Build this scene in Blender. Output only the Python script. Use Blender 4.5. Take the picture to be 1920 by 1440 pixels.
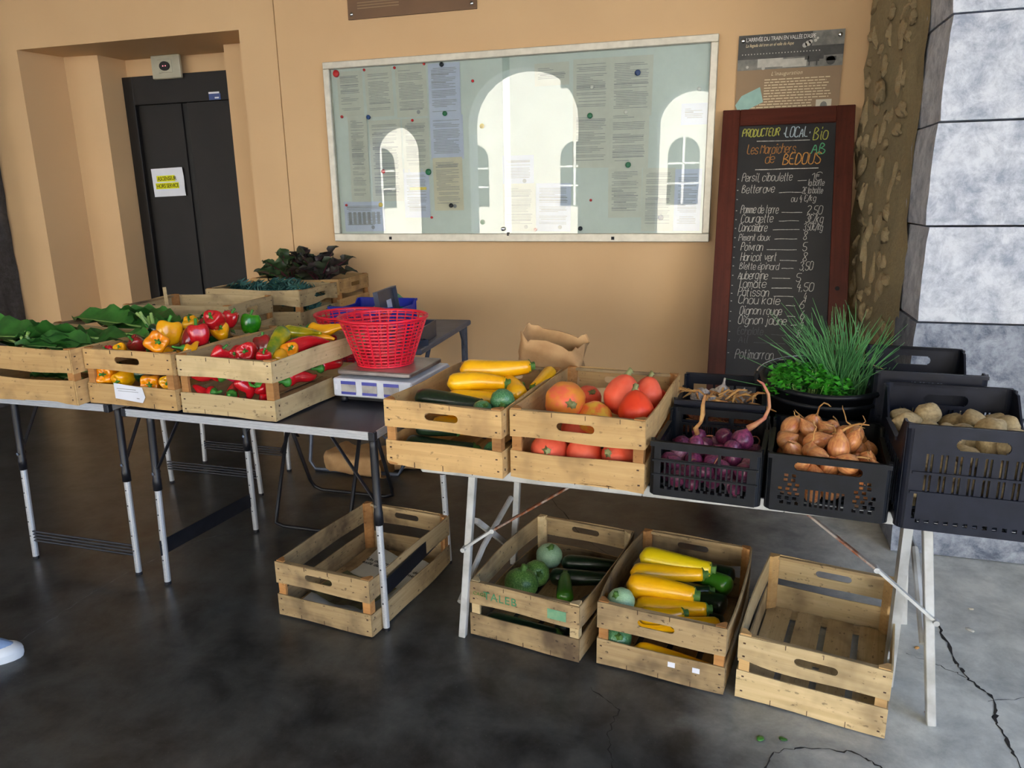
import bpy, bmesh, math, random
from mathutils import Vector, Matrix, noise
from math import sin, cos, pi, radians, sqrt, atan2

for o in list(bpy.data.objects):
    bpy.data.objects.remove(o)
SC = bpy.context.scene
COL = SC.collection

# ------------------------------------------------------------------ camera
YAW, PITCH, ROLL = radians(16.632), radians(14.196), radians(0.866)
cam_d = bpy.data.cameras.new('camera')
cam_d.sensor_width = 36.0
cam_d.lens = 36.0 * 1380.0 / 1920.0
cam_d.clip_start = 0.05
cam_d.clip_end = 200
cam = bpy.data.objects.new('camera', cam_d)
COL.objects.link(cam)
fw = Vector((-sin(YAW) * cos(PITCH), cos(YAW) * cos(PITCH), -sin(PITCH)))
rt = Vector((cos(YAW), sin(YAW), 0))
dn = fw.cross(rt)
r2 = cos(ROLL) * rt + sin(ROLL) * dn
d2 = -sin(ROLL) * rt + cos(ROLL) * dn
up = -d2
bk = -fw
cam.matrix_world = Matrix(((r2.x, up.x, bk.x, 0), (r2.y, up.y, bk.y, 0), (r2.z, up.z, bk.z, 1.47), (0, 0, 0, 1)))
SC.camera = cam

# ------------------------------------------------------------------ world, sun, exposure
W = bpy.data.worlds.new('world')
SC.world = W
W.use_nodes = True
wn = W.node_tree
wn.nodes.clear()
wo = wn.nodes.new('ShaderNodeOutputWorld')
bg = wn.nodes.new('ShaderNodeBackground')
bg.inputs['Strength'].default_value = 1.0
tc = wn.nodes.new('ShaderNodeTexCoord')
sx = wn.nodes.new('ShaderNodeSeparateXYZ')
cr = wn.nodes.new('ShaderNodeValToRGB')
cr.color_ramp.elements[0].position = 0.0
cr.color_ramp.elements[0].color = (2.6, 3.2, 4.2, 1)
cr.color_ramp.elements[1].position = 0.7
cr.color_ramp.elements[1].color = (1.1, 1.9, 3.7, 1)
wn.links.new(tc.outputs['Generated'], sx.inputs[0])
wn.links.new(sx.outputs['Z'], cr.inputs[0])
wn.links.new(cr.outputs[0], bg.inputs['Color'])
wn.links.new(bg.outputs[0], wo.inputs['Surface'])

sun_d = bpy.data.lights.new('sun', 'SUN')
sun_d.energy = 42.0
sun_d.angle = radians(0.6)
sun_d.color = (1.0, 0.93, 0.82)
sun = bpy.data.objects.new('sun', sun_d)
COL.objects.link(sun)
sun.rotation_euler = Vector((0.30, -0.62, -0.72)).to_track_quat('-Z', 'Y').to_euler()
sun.location = (-6, 20, 25)

def portal(name, loc, rot, sx_, sy_):
    l = bpy.data.lights.new(name, 'AREA')
    l.shape = 'RECTANGLE'
    l.size, l.size_y = sx_, sy_
    l.cycles.is_portal = True
    o = bpy.data.objects.new(name, l)
    o.location = loc
    o.rotation_euler = rot
    COL.objects.link(o)
portal('portal_side', (3.05, -1.9, 1.9), (0, radians(90), 0), 3.8, 6.2)
portal('portal_arches', (-5.3, -5.55, 2.0), (radians(90), 0, 0), 17.0, 4.0)

SC.view_settings.view_transform = 'Standard'
SC.view_settings.look = 'None'
SC.view_settings.exposure = 0.12
SC.view_settings.gamma = 1.0
SC.view_settings.use_curve_mapping = False
SC.cycles.use_denoising = True
SC.cycles.max_bounces = 8
SC.cycles.diffuse_bounces = 5
SC.cycles.transparent_max_bounces = 12

# ------------------------------------------------------------------ helpers
def lin(c):
    c = c / 255.0
    return c / 12.92 if c <= 0.04045 else ((c + 0.055) / 1.055) ** 2.4

def rgb(r, g, b):
    return (lin(r), lin(g), lin(b), 1)

class MB:
    def __init__(s):
        s.v = []
        s.f = []

    def add(s, vs, fs):
        n = len(s.v)
        s.v += [tuple(p) for p in vs]
        s.f += [tuple(i + n for i in f) for f in fs]
        return s

    def box(s, c, d, M=None):
        x, y, z = d[0] / 2, d[1] / 2, d[2] / 2
        vs = [Vector((c[0] + a * x, c[1] + b * y, c[2] + e * z)) for e in (-1, 1) for b in (-1, 1) for a in (-1, 1)]
        if M is not None:
            vs = [M @ p for p in vs]
        return s.add(vs, [(0, 2, 3, 1), (4, 5, 7, 6), (0, 1, 5, 4), (2, 6, 7, 3), (0, 4, 6, 2), (1, 3, 7, 5)])

    def bx(s, x0, x1, y0, y1, z0, z1):
        return s.box(((x0 + x1) / 2, (y0 + y1) / 2, (z0 + z1) / 2), (x1 - x0, y1 - y0, z1 - z0))

    def bar(s, p, q, w, h, upv=(0, 0, 1)):
        p, q = Vector(p), Vector(q)
        d = (q - p)
        L = d.length
        d.normalize()
        u = Vector(upv)
        a = d.cross(u)
        if a.length < 1e-4:
            a = d.cross(Vector((0, 1, 0)))
        a.normalize()
        b = a.cross(d)
        M = Matrix(((a.x, d.x, b.x, (p.x + q.x) / 2), (a.y, d.y, b.y, (p.y + q.y) / 2), (a.z, d.z, b.z, (p.z + q.z) / 2), (0, 0, 0, 1)))
        return s.box((0, 0, 0), (w, L, h), M)

    def tube(s, pts, r, n=8, cap=True, rib=None):
        pts = [Vector(p) for p in pts]
        m = len(pts)
        rr = r if hasattr(r, '__len__') else [r] * m
        t0 = (pts[1] - pts[0]).normalized()
        a = t0.orthogonal().normalized()
        vs = []
        for i, p in enumerate(pts):
            t = (pts[min(i + 1, m - 1)] - pts[max(i - 1, 0)]).normalized()
            a = (a - t * a.dot(t))
            a = a.normalized() if a.length > 1e-6 else t.orthogonal().normalized()
            b = t.cross(a)
            for k in range(n):
                th = 2 * pi * k / n
                q = rr[i] * (rib(th, i / (m - 1)) if rib else 1)
                vs.append(p + a * (q * cos(th)) + b * (q * sin(th)))
        fs = [(i * n + k, i * n + (k + 1) % n, (i + 1) * n + (k + 1) % n, (i + 1) * n + k) for i in range(m - 1) for k in range(n)]
        if cap:
            fs.append(tuple(reversed(range(n))))
            fs.append(tuple((m - 1) * n + k for k in range(n)))
        return s.add(vs, fs)

    def lathe(s, prof, n=20, fn=None, cap=True):
        vs = []
        for (r, z) in prof:
            for k in range(n):
                th = 2 * pi * k / n
                q, dz = (fn(th, r, z) if fn else (r, 0))
                vs.append((q * cos(th), q * sin(th), z + dz))
        m = len(prof)
        fs = [(i * n + k, i * n + (k + 1) % n, (i + 1) * n + (k + 1) % n, (i + 1) * n + k) for i in range(m - 1) for k in range(n)]
        if cap:
            fs.append(tuple(reversed(range(n))))
            fs.append(tuple((m - 1) * n + k for k in range(n)))
        return s.add(vs, fs)

    def prism(s, poly, z0, z1):
        n = len(poly)
        vs = [(x, y, z0) for x, y in poly] + [(x, y, z1) for x, y in poly]
        fs = [tuple(reversed(range(n))), tuple(range(n, 2 * n))] + [(i, (i + 1) % n, n + (i + 1) % n, n + i) for i in range(n)]
        return s.add(vs, fs)

    def grid(s, P):
        n, m = len(P), len(P[0])
        return s.add([q for row in P for q in row], [(i * m + j, i * m + j + 1, (i + 1) * m + j + 1, (i + 1) * m + j) for i in range(n - 1) for j in range(m - 1)])

    def xf(s, M, i0=0):
        s.v[i0:] = [tuple(M @ Vector(p)) for p in s.v[i0:]]
        return s

    def mesh(s, name, mat=None, smooth=False, bev=0):
        me = bpy.data.meshes.new(name)
        me.from_pydata(s.v, [], s.f)
        if bev:
            bm = bmesh.new()
            bm.from_mesh(me)
            bmesh.ops.bevel(bm, geom=list(bm.edges), offset=bev, segments=1, affect='EDGES')
            bm.to_mesh(me)
            bm.free()
        if smooth:
            me.polygons.foreach_set('use_smooth', [True] * len(me.polygons))
        if mat:
            me.materials.append(mat)
        me.update()
        return me

def link(name, me, parent=None, loc=None, rot=None, scale=None, M=None):
    o = bpy.data.objects.new(name, me)
    COL.objects.link(o)
    if parent is not None:
        o.parent = parent
    if M is not None:
        o.matrix_local = M
    if loc is not None:
        o.location = loc
    if rot is not None:
        o.rotation_euler = rot
    if scale is not None:
        o.scale = scale if hasattr(scale, '__len__') else (scale,) * 3
    return o

def tag(o, label=None, cat=None, group=None, kind=None):
    if label:
        o['label'] = label
    if cat:
        o['category'] = cat
    if group:
        o['group'] = group
    if kind:
        o['kind'] = kind
    return o

def thing(name, label, cat, loc=(0, 0, 0), rotz=0, group=None, rot=None):
    o = link(name, None, None, loc, rot if rot else (0, 0, rotz))
    return tag(o, label, cat, group)

def part(name, mb, mat, parent, smooth=False, loc=None, rot=None, bev=0, kind=None, label=None):
    o = link(name, mb.mesh(name, mat, smooth, bev), parent, loc, rot)
    if kind:
        o['kind'] = kind
    if label:
        o['label'] = label
    return o

def struct(name, mb, mat, parent=None, smooth=False):
    o = link(name, mb.mesh(name, mat, smooth), parent)
    if parent is None:
        o['kind'] = 'structure'
    return o

def frame_from(p, q, upv=(0, 0, 1)):
    """matrix whose local X runs p -> q, origin at p"""
    p, q = Vector(p), Vector(q)
    x = (q - p).normalized()
    u = Vector(upv)
    y = u.cross(x)
    if y.length < 1e-4:
        y = Vector((0, 1, 0)).cross(x)
    y.normalize()
    z = x.cross(y)
    return Matrix(((x.x, y.x, z.x, p.x), (x.y, y.y, z.y, p.y), (x.z, y.z, z.z, p.z), (0, 0, 0, 1)))

# ------------------------------------------------------------------ materials
def newmat(name):
    m = bpy.data.materials.new(name)
    m.use_nodes = True
    nt = m.node_tree
    return m, nt, nt.nodes['Principled BSDF']

def N(nt, t, **kw):
    n = nt.nodes.new(t)
    for k, v in kw.items():
        if k in n.inputs.keys():
            n.inputs[k].default_value = v
        else:
            setattr(n, k, v)
    return n

def mixc(nt, fac, a, b, mode='MIX'):
    m = nt.nodes.new('ShaderNodeMix')
    m.data_type = 'RGBA'
    m.blend_type = mode
    for sock, v in ((m.inputs[0], fac), (m.inputs[6], a), (m.inputs[7], b)):
        if hasattr(v, 'links') or hasattr(v, 'is_output'):
            nt.links.new(v, sock)
        else:
            sock.default_value = v
    return m.outputs[2]

def ramp(nt, src, p0, p1, c0=(0, 0, 0, 1), c1=(1, 1, 1, 1)):
    r = nt.nodes.new('ShaderNodeValToRGB')
    r.color_ramp.elements[0].position = p0
    r.color_ramp.elements[1].position = p1
    r.color_ramp.elements[0].color = c0
    r.color_ramp.elements[1].color = c1
    nt.links.new(src, r.inputs[0])
    return r.outputs[0]

def coords(nt, scale=(1, 1, 1), rnd=True, kind='Object'):
    t = nt.nodes.new('ShaderNodeTexCoord')
    mp = nt.nodes.new('ShaderNodeMapping')
    mp.inputs['Scale'].default_value = scale
    nt.links.new(t.outputs[kind], mp.inputs['Vector'])
    if rnd:
        oi = nt.nodes.new('ShaderNodeObjectInfo')
        mu = nt.nodes.new('ShaderNodeMath')
        mu.operation = 'MULTIPLY'
        mu.inputs[1].default_value = 37.0
        nt.links.new(oi.outputs['Random'], mu.inputs[0])
        cb = nt.nodes.new('ShaderNodeCombineXYZ')
        for i in range(3):
            nt.links.new(mu.outputs[0], cb.inputs[i])
        nt.links.new(cb.outputs[0], mp.inputs['Location'])
    return mp.outputs[0]

def noise_tex(nt, vec, scale=5, detail=4, rough=0.55, dist=0):
    n = N(nt, 'ShaderNodeTexNoise')
    n.inputs['Scale'].default_value = scale
    n.inputs['Detail'].default_value = detail
    n.inputs['Roughness'].default_value = rough
    n.inputs['Distortion'].default_value = dist
    nt.links.new(vec, n.inputs['Vector'])
    return n.outputs['Fac']

def bump(nt, bs, h, strength=0.2, dist=0.01):
    b = N(nt, 'ShaderNodeBump')
    b.inputs['Strength'].default_value = strength
    b.inputs['Distance'].default_value = dist
    nt.links.new(h, b.inputs['Height'])
    nt.links.new(b.outputs[0], bs.inputs['Normal'])

def nmat(name, c1, c2=None, scale=8, vs=(1, 1, 1), rough=0.5, metal=0, spec=0.5, bmp=0, bdist=0.005, lo=0.35, hi=0.65, rnd=0.0, coat=0, kind='Object', sss=0, detail=4):
    m, nt, bs = newmat(name)
    v = coords(nt, vs, True, kind)
    f = noise_tex(nt, v, scale, detail)
    col = mixc(nt, ramp(nt, f, lo, hi), c1, c2 or c1)
    if rnd:
        oi = nt.nodes.new('ShaderNodeObjectInfo')
        hs = N(nt, 'ShaderNodeHueSaturation')
        mr = N(nt, 'ShaderNodeMapRange')
        mr.inputs['To Min'].default_value = 1 - rnd
        mr.inputs['To Max'].default_value = 1 + rnd
        nt.links.new(oi.outputs['Random'], mr.inputs['Value'])
        nt.links.new(mr.outputs[0], hs.inputs['Value'])
        nt.links.new(col, hs.inputs['Color'])
        col = hs.outputs[0]
    nt.links.new(col, bs.inputs['Base Color'])
    bs.inputs['Roughness'].default_value = rough
    bs.inputs['Metallic'].default_value = metal
    bs.inputs['Specular IOR Level'].default_value = spec
    bs.inputs['Coat Weight'].default_value = coat
    bs.inputs['Coat Roughness'].default_value = 0.12
    if sss:
        bs.inputs['Subsurface Weight'].default_value = sss
        bs.inputs['Subsurface Radius'].default_value = (0.01, 0.006, 0.003)
    if bmp:
        bump(nt, bs, f, bmp, bdist)
    return m

def wood_mat(name, c1, c2, dirt, dirt_amt=0.5, rough=0.75, gs=1.0, rnd=0.16):
    m, nt, bs = newmat(name)
    v = coords(nt, (1.2 * gs, 26 * gs, 26 * gs))
    g = noise_tex(nt, v, 2.6, 5, 0.6, 0.6)
    v2 = coords(nt, (1, 1, 1))
    big = noise_tex(nt, v2, 7, 3)
    vs_ = coords(nt, (.55, 1, 1))
    spots = noise_tex(nt, vs_, 75, 3, 0.6)
    col = mixc(nt, ramp(nt, g, 0.3, 0.72), c1, c2)
    dm = N(nt, 'ShaderNodeMath', operation='MULTIPLY')
    nt.links.new(ramp(nt, big, 0.48, 0.72), dm.inputs[0])
    dm.inputs[1].default_value = dirt_amt
    col = mixc(nt, dm.outputs[0], col, dirt)
    sm = N(nt, 'ShaderNodeMath', operation='MULTIPLY')
    nt.links.new(ramp(nt, spots, 0.63, 0.70), sm.inputs[0])
    sm.inputs[1].default_value = dirt_amt * 0.8
    col = mixc(nt, sm.outputs[0], col, (dirt[0] * 0.4, dirt[1] * 0.4, dirt[2] * 0.4, 1))
    oi = nt.nodes.new('ShaderNodeObjectInfo')
    hs = N(nt, 'ShaderNodeHueSaturation')
    mr = N(nt, 'ShaderNodeMapRange')
    mr.inputs['To Min'].default_value = 1 - rnd
    mr.inputs['To Max'].default_value = 1 + rnd * 0.6
    nt.links.new(oi.outputs['Random'], mr.inputs['Value'])
    nt.links.new(mr.outputs[0], hs.inputs['Value'])
    nt.links.new(col, hs.inputs['Color'])
    nt.links.new(hs.outputs[0], bs.inputs['Base Color'])
    bs.inputs['Roughness'].default_value = rough
    bs.inputs['Specular IOR Level'].default_value = 0.3
    bump(nt, bs, g, 0.25, 0.002)
    return m

M = {}
M['wood'] = wood_mat('crate_wood', rgb(212, 176, 120), rgb(190, 152, 98), rgb(128, 98, 66), 0.65)
M['wood_pale'] = wood_mat('crate_wood_pale', rgb(208, 186, 142), rgb(188, 164, 120), rgb(118, 98, 72), 0.7)
M['wood_grey'] = wood_mat('crate_wood_grey', rgb(176, 152, 112), rgb(150, 125, 88), rgb(80, 66, 52), 0.9)
M['wood_warm'] = wood_mat('crate_wood_warm', rgb(190, 140, 84), rgb(164, 112, 62), rgb(104, 70, 42), 0.5)
M['nail'] = nmat('rusty_nail', rgb(58, 40, 34), rgb(80, 56, 44), 60, rough=0.6, metal=0.4)
M['mahogany'] = wood_mat('stained_frame_wood', rgb(92, 42, 30), rgb(70, 28, 20), rgb(48, 20, 14), 0.4, rough=0.42, gs=0.6, rnd=0.05)
M['alu'] = nmat('brushed_aluminium', rgb(206, 208, 210), rgb(184, 188, 192), 30, (1, 14, 14), 0.35, 0.45, rnd=0.04)
M['alu_dull'] = nmat('dull_aluminium', rgb(200, 202, 200), rgb(160, 160, 154), 14, rough=0.45, metal=0.35, lo=0.4, hi=0.75)
M['alu_paint'] = nmat('pale_anodised_frame', rgb(206, 202, 188), rgb(190, 186, 172), 20, rough=0.4, metal=0.35)
M['rust'] = nmat('rusted_steel', rgb(150, 140, 130), rgb(120, 66, 34), 26, rough=0.7, metal=0.4, lo=0.42, hi=0.55)
M['blackmetal'] = nmat('black_painted_steel', rgb(20, 21, 25), rgb(30, 31, 36), 20, rough=0.38, spec=0.5)
M['blacktop'] = nmat('black_laminate', rgb(38, 40, 48), rgb(52, 55, 64), 9, rough=0.4, spec=0.5)
M['greytop'] = nmat('blue_grey_laminate', rgb(96, 104, 122), rgb(84, 92, 108), 9, rough=0.5)
M['greymetal'] = nmat('grey_blue_steel', rgb(104, 112, 128), rgb(84, 92, 108), 20, rough=0.4, metal=0.4)
M['blackplastic'] = nmat('black_crate_plastic', rgb(15, 17, 21), rgb(25, 28, 34), 22, rough=0.42, spec=0.3, lo=0.4, hi=0.8)
M['darkblueplastic'] = nmat('dark_navy_crate_plastic', rgb(17, 20, 31), rgb(25, 29, 42), 18, rough=0.42, spec=0.3)
M['blueplastic'] = nmat('bright_blue_plastic', rgb(30, 48, 176), rgb(24, 38, 150), 14, rough=0.4)
M['redplastic'] = nmat('red_basket_plastic', rgb(232, 34, 62), rgb(214, 24, 50), 10, rough=0.33, spec=0.5, sss=0.0)
M['cashbox'] = nmat('slate_grey_enamel', rgb(70, 78, 96), rgb(60, 68, 84), 12, rough=0.4, metal=0.2)
M['greenbag'] = nmat('green_plastic_film', rgb(24, 150, 116), rgb(16, 120, 92), 12, rough=0.35)
M['scaleplastic'] = nmat('white_scale_plastic', rgb(216, 222, 232), rgb(202, 208, 222), 16, rough=0.4)
M['scalesteel'] = nmat('stained_steel_plate', rgb(176, 170, 168), rgb(126, 112, 106), 9, rough=0.35, metal=0.8, lo=0.4, hi=0.7)
M['scaleblue'] = nmat('violet_display_print', rgb(84, 88, 176), rgb(70, 76, 160), 20, rough=0.35)
M['scalegrey'] = nmat('display_window', rgb(150, 146, 144), rgb(182, 180, 176), 20, rough=0.25)
M['kraft'] = nmat('kraft_paper', rgb(196, 158, 110), rgb(176, 136, 90), 14, rough=0.8, bmp=0.4, bdist=0.004, rnd=0.05)
M['paper'] = nmat('white_paper', rgb(226, 230, 240), rgb(220, 224, 234), 10, rough=0.8)
M['paper_grey'] = nmat('grey_paper', rgb(206, 208, 200), rgb(198, 200, 192), 10, rough=0.8)
M['paper_cream'] = nmat('cream_paper', rgb(214, 208, 188), rgb(206, 200, 180), 10, rough=0.8)
M['paper_blue'] = nmat('bluish_paper', rgb(198, 206, 228), rgb(190, 198, 222), 10, rough=0.8)
M['ink'] = nmat('grey_ink', rgb(138, 140, 144), rgb(154, 156, 160), 30, rough=0.9)
M['inkdark'] = nmat('black_ink', rgb(26, 26, 30), None, 30, rough=0.9)
M['highlight'] = nmat('yellow_highlighter', rgb(224, 226, 20), rgb(214, 216, 16), 30, rough=0.9)
M['boardback'] = nmat('pale_green_board', rgb(204, 214, 212), rgb(196, 206, 204), 3, rough=0.45)
M['slate'] = nmat('chalkboard_black', rgb(30, 31, 33), rgb(46, 46, 48), 3, rough=0.6, lo=0.45, hi=0.8, detail=6)
M['liftdark'] = nmat('dark_bronze_enamel', rgb(28, 25, 24), rgb(23, 21, 20), 4, rough=0.5, spec=0.3)
M['liftblack'] = nmat('shadow_gap_black', rgb(12, 11, 11), None, 4, rough=0.6)
M['indicator'] = nmat('pale_metal_plate', rgb(176, 172, 150), rgb(164, 160, 140), 10, rough=0.4, metal=0.2)
M['labelblue'] = nmat('blue_sticker', rgb(40, 66, 130), None, 10, rough=0.4)
M['brownsign'] = nmat('brown_panel', rgb(116, 84, 56), rgb(108, 78, 52), 5, rough=0.5)
M['tan'] = nmat('tan_panel', rgb(146, 118, 84), rgb(138, 112, 80), 5, rough=0.5)
M['bwdark'] = nmat('dark_grey_print', rgb(62, 62, 58), rgb(44, 44, 42), 22, rough=0.5)
M['bwmid'] = nmat('mid_grey_print', rgb(128, 126, 118), rgb(98, 98, 92), 30, rough=0.5)
M['bwlight'] = nmat('light_grey_print', rgb(196, 194, 184), rgb(170, 168, 158), 30, rough=0.5)
M['mint'] = nmat('mint_paper_print', rgb(150, 190, 180), rgb(136, 176, 168), 20, rough=0.5)
M['cream_ink'] = nmat('cream_ink', rgb(224, 206, 166), None, 20, rough=0.6)
M['white_ink'] = nmat('white_ink', rgb(232, 230, 222), None, 20, rough=0.6)
M['chrome'] = nmat('chrome', rgb(210, 210, 210), None, 10, rough=0.15, metal=1)
M['shoe'] = nmat('white_shoe_leather', rgb(214, 222, 228), rgb(200, 208, 216), 12, rough=0.5)
M['shoeblue'] = nmat('pale_blue_shoe', rgb(140, 168, 206), rgb(120, 148, 190), 12, rough=0.6)
for k, c in dict(r=(200, 30, 34), b=(24, 62, 120), g=(14, 110, 66), y=(214, 190, 70), k=(26, 28, 36), w=(220, 220, 214)).items():
    M['mag_' + k] = nmat('magnet_' + k, rgb(*c), None, 10, rough=0.35)
for k, c in dict(y=(180, 182, 88), b=(182, 200, 210), g=(92, 176, 128), w=(190, 188, 182), W=(206, 204, 198), o=(172, 122, 70), O=(208, 150, 80), s=(178, 176, 172), f=(84, 84, 88)).items():
    M['chalk_' + k] = nmat('chalk_' + k, rgb(*c), rgb(*[int(v * 0.75) for v in c]), 160, rough=0.95, lo=0.4, hi=0.75)

# vegetables
VG = dict(rough=0.28, spec=0.5, coat=0.25)
M['courgette_yellow'] = nmat('courgette_yellow', rgb(250, 190, 14), rgb(240, 172, 8), 9, rnd=0.05, **VG)
M['courgette_lemon'] = nmat('courgette_lemon', rgb(226, 200, 20), rgb(214, 186, 16), 9, **VG)
M['courgette_green'] = nmat('courgette_green', rgb(66, 130, 28), rgb(44, 104, 22), 9, **VG)
M['courgette_dark'] = nmat('courgette_dark', rgb(18, 36, 20), rgb(32, 58, 30), 90, rough=0.3, spec=0.5, coat=0.2, lo=0.5, hi=0.75)
M['courgette_stem'] = nmat('courgette_stem', rgb(92, 130, 50), rgb(62, 102, 40), 40, rough=0.6, bmp=0.3)
M['round_green'] = nmat('round_courgette_green', rgb(58, 112, 70), rgb(126, 172, 120), 13, rough=0.35, lo=0.52, hi=0.68, coat=0.15)
M['round_pale'] = nmat('round_courgette_pale', rgb(148, 186, 146), rgb(172, 204, 164), 12, rough=0.4, lo=0.45, hi=0.65)
M['round_stripe'] = nmat('round_courgette_striped', rgb(82, 124, 52), rgb(126, 164, 84), 13, rough=0.4, lo=0.48, hi=0.62)
M['pumpkin_o'] = nmat('pumpkin_coral', rgb(238, 112, 84), rgb(232, 90, 62), 1.2, rough=0.5, spec=0.3, rnd=0.05)
M['pumpkin_p'] = nmat('pumpkin_vermilion', rgb(226, 74, 40), rgb(216, 56, 28), 1.2, rough=0.42, spec=0.4)
M['pumpkin_yo'] = nmat('pumpkin_mottled', rgb(228, 178, 60), rgb(236, 112, 62), 1.6, rough=0.48, lo=0.46, hi=0.62, detail=6)
M['pumpkin_oy'] = nmat('pumpkin_coral_patch', rgb(238, 106, 78), rgb(234, 148, 52), .9, rough=0.48, lo=0.44, hi=0.58, detail=6)
M['pumpkin_stem'] = nmat('pumpkin_stem', rgb(170, 164, 112), rgb(112, 124, 70), 40, rough=0.8, bmp=0.4)
PV = dict(rough=0.2, spec=0.55, coat=0.5)
M['pep_y'] = nmat('pepper_yellow', rgb(248, 186, 14), rgb(240, 160, 8), 1.3, **PV)
M['pep_o'] = nmat('pepper_orange', rgb(250, 166, 14), rgb(242, 132, 8), 1.3, **PV)
M['pep_r'] = nmat('pepper_red', rgb(206, 26, 36), rgb(186, 16, 28), 7, rnd=0.08, **PV)
M['pep_dr'] = nmat('pepper_dark_red', rgb(146, 26, 30), rgb(92, 40, 24), 1.4, lo=0.4, hi=0.7, **PV)
M['pep_m'] = nmat('pepper_magenta', rgb(190, 18, 66), rgb(170, 14, 54), 7, **PV)
M['pep_g'] = nmat('pepper_green', rgb(24, 84, 24), rgb(16, 60, 18), 7, **PV)
M['pep_dg'] = nmat('pepper_dark_green', rgb(14, 56, 26), rgb(10, 40, 20), 7, **PV)
M['pep_lg'] = nmat('pepper_bright_green', rgb(58, 152, 20), rgb(30, 110, 14), 1.4, **PV)
M['pep_gy'] = nmat('pepper_yellow_green', rgb(196, 176, 20), rgb(86, 124, 18), 10, lo=0.42, hi=0.62, **PV)
M['pep_stem'] = nmat('pepper_stem', rgb(70, 146, 50), rgb(48, 116, 36), 40, rough=0.5)
M['onion_y'] = nmat('onion_copper_skin', rgb(216, 158, 98), rgb(184, 108, 66), 1.6, (3, 3, 0.5), 0.32, rnd=0.18, lo=0.35, hi=0.65, coat=0.2)
M['onion_r'] = nmat('onion_red_skin', rgb(140, 60, 100), rgb(84, 30, 64), 1.6, (3, 3, 0.5), 0.32, rnd=0.2, coat=0.2)
M['onion_rp'] = nmat('onion_pale_red_skin', rgb(180, 130, 146), rgb(140, 74, 106), 1.6, (3, 3, 0.5), 0.35, rnd=0.15)
M['shallot'] = nmat('shallot_skin', rgb(176, 104, 68), rgb(134, 70, 46), 1.6, (3, 3, 0.5), 0.4, rnd=0.15)
M['straw'] = nmat('dry_stalk', rgb(206, 162, 96), rgb(160, 104, 58), 30, rough=0.8, rnd=0.15)
M['stalk_r'] = nmat('reddish_stalk', rgb(176, 90, 84), rgb(190, 140, 96), 30, rough=0.7)
M['garlic'] = nmat('garlic_skin', rgb(214, 208, 204), rgb(150, 142, 140), 2.2, (2, 2, .6), 0.55, rnd=0.12)
M['potato'] = nmat('potato_skin', rgb(186, 166, 124), rgb(150, 130, 92), 4, rough=0.7, bmp=0.15, bdist=0.02, rnd=0.1, lo=0.4, hi=0.75)
M['chard'] = nmat('chard_leaf', rgb(62, 122, 48), rgb(38, 90, 32), 14, rough=0.42, bmp=0.5, bdist=0.004, rnd=0.25)
M['chard_rib'] = nmat('chard_rib', rgb(140, 180, 90), rgb(170, 200, 120), 20, rough=0.45)
M['kale'] = nmat('kale_leaf', rgb(62, 112, 104), rgb(42, 88, 80), 30, rough=0.6, bmp=0.5, bdist=0.004, rnd=0.15)
M['beetleaf'] = nmat('beet_leaf', rgb(62, 90, 44), rgb(46, 56, 38), 9, rough=0.45, bmp=0.5, bdist=0.004, rnd=0.3)
M['beetleaf_d'] = nmat('beet_leaf_dark', rgb(48, 58, 40), rgb(56, 42, 46), 9, rough=0.45, bmp=0.5, bdist=0.004, rnd=0.25)
M['beet'] = nmat('beet_root', rgb(70, 26, 40), rgb(52, 20, 30), 12, rough=0.6)
M['beet_stem'] = nmat('beet_stem', rgb(104, 26, 52), rgb(84, 30, 44), 20, rough=0.45)
M['parsley'] = nmat('parsley_leaf', rgb(70, 168, 40), rgb(40, 128, 28), 60, rough=0.45)
M['chive'] = nmat('chive_blade', rgb(96, 156, 92), rgb(62, 122, 66), 20, (1, 1, 1), 0.45)

# wall plaster
def wall_material():
    m, nt, bs = newmat('peach_plaster')
    v = coords(nt, (1, 1, 1), False)
    f = noise_tex(nt, v, 0.9, 4)
    g = noise_tex(nt, v, 60, 3)
    col = mixc(nt, ramp(nt, f, 0.3, 0.75), rgb(212, 178, 134), rgb(204, 168, 124))
    nt.links.new(col, bs.inputs['Base Color'])
    bs.inputs['Roughness'].default_value = 0.62
    bs.inputs['Specular IOR Level'].default_value = 0.35
    bump(nt, bs, g, 0.08, 0.002)
    return m
M['wall'] = wall_material()

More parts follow.
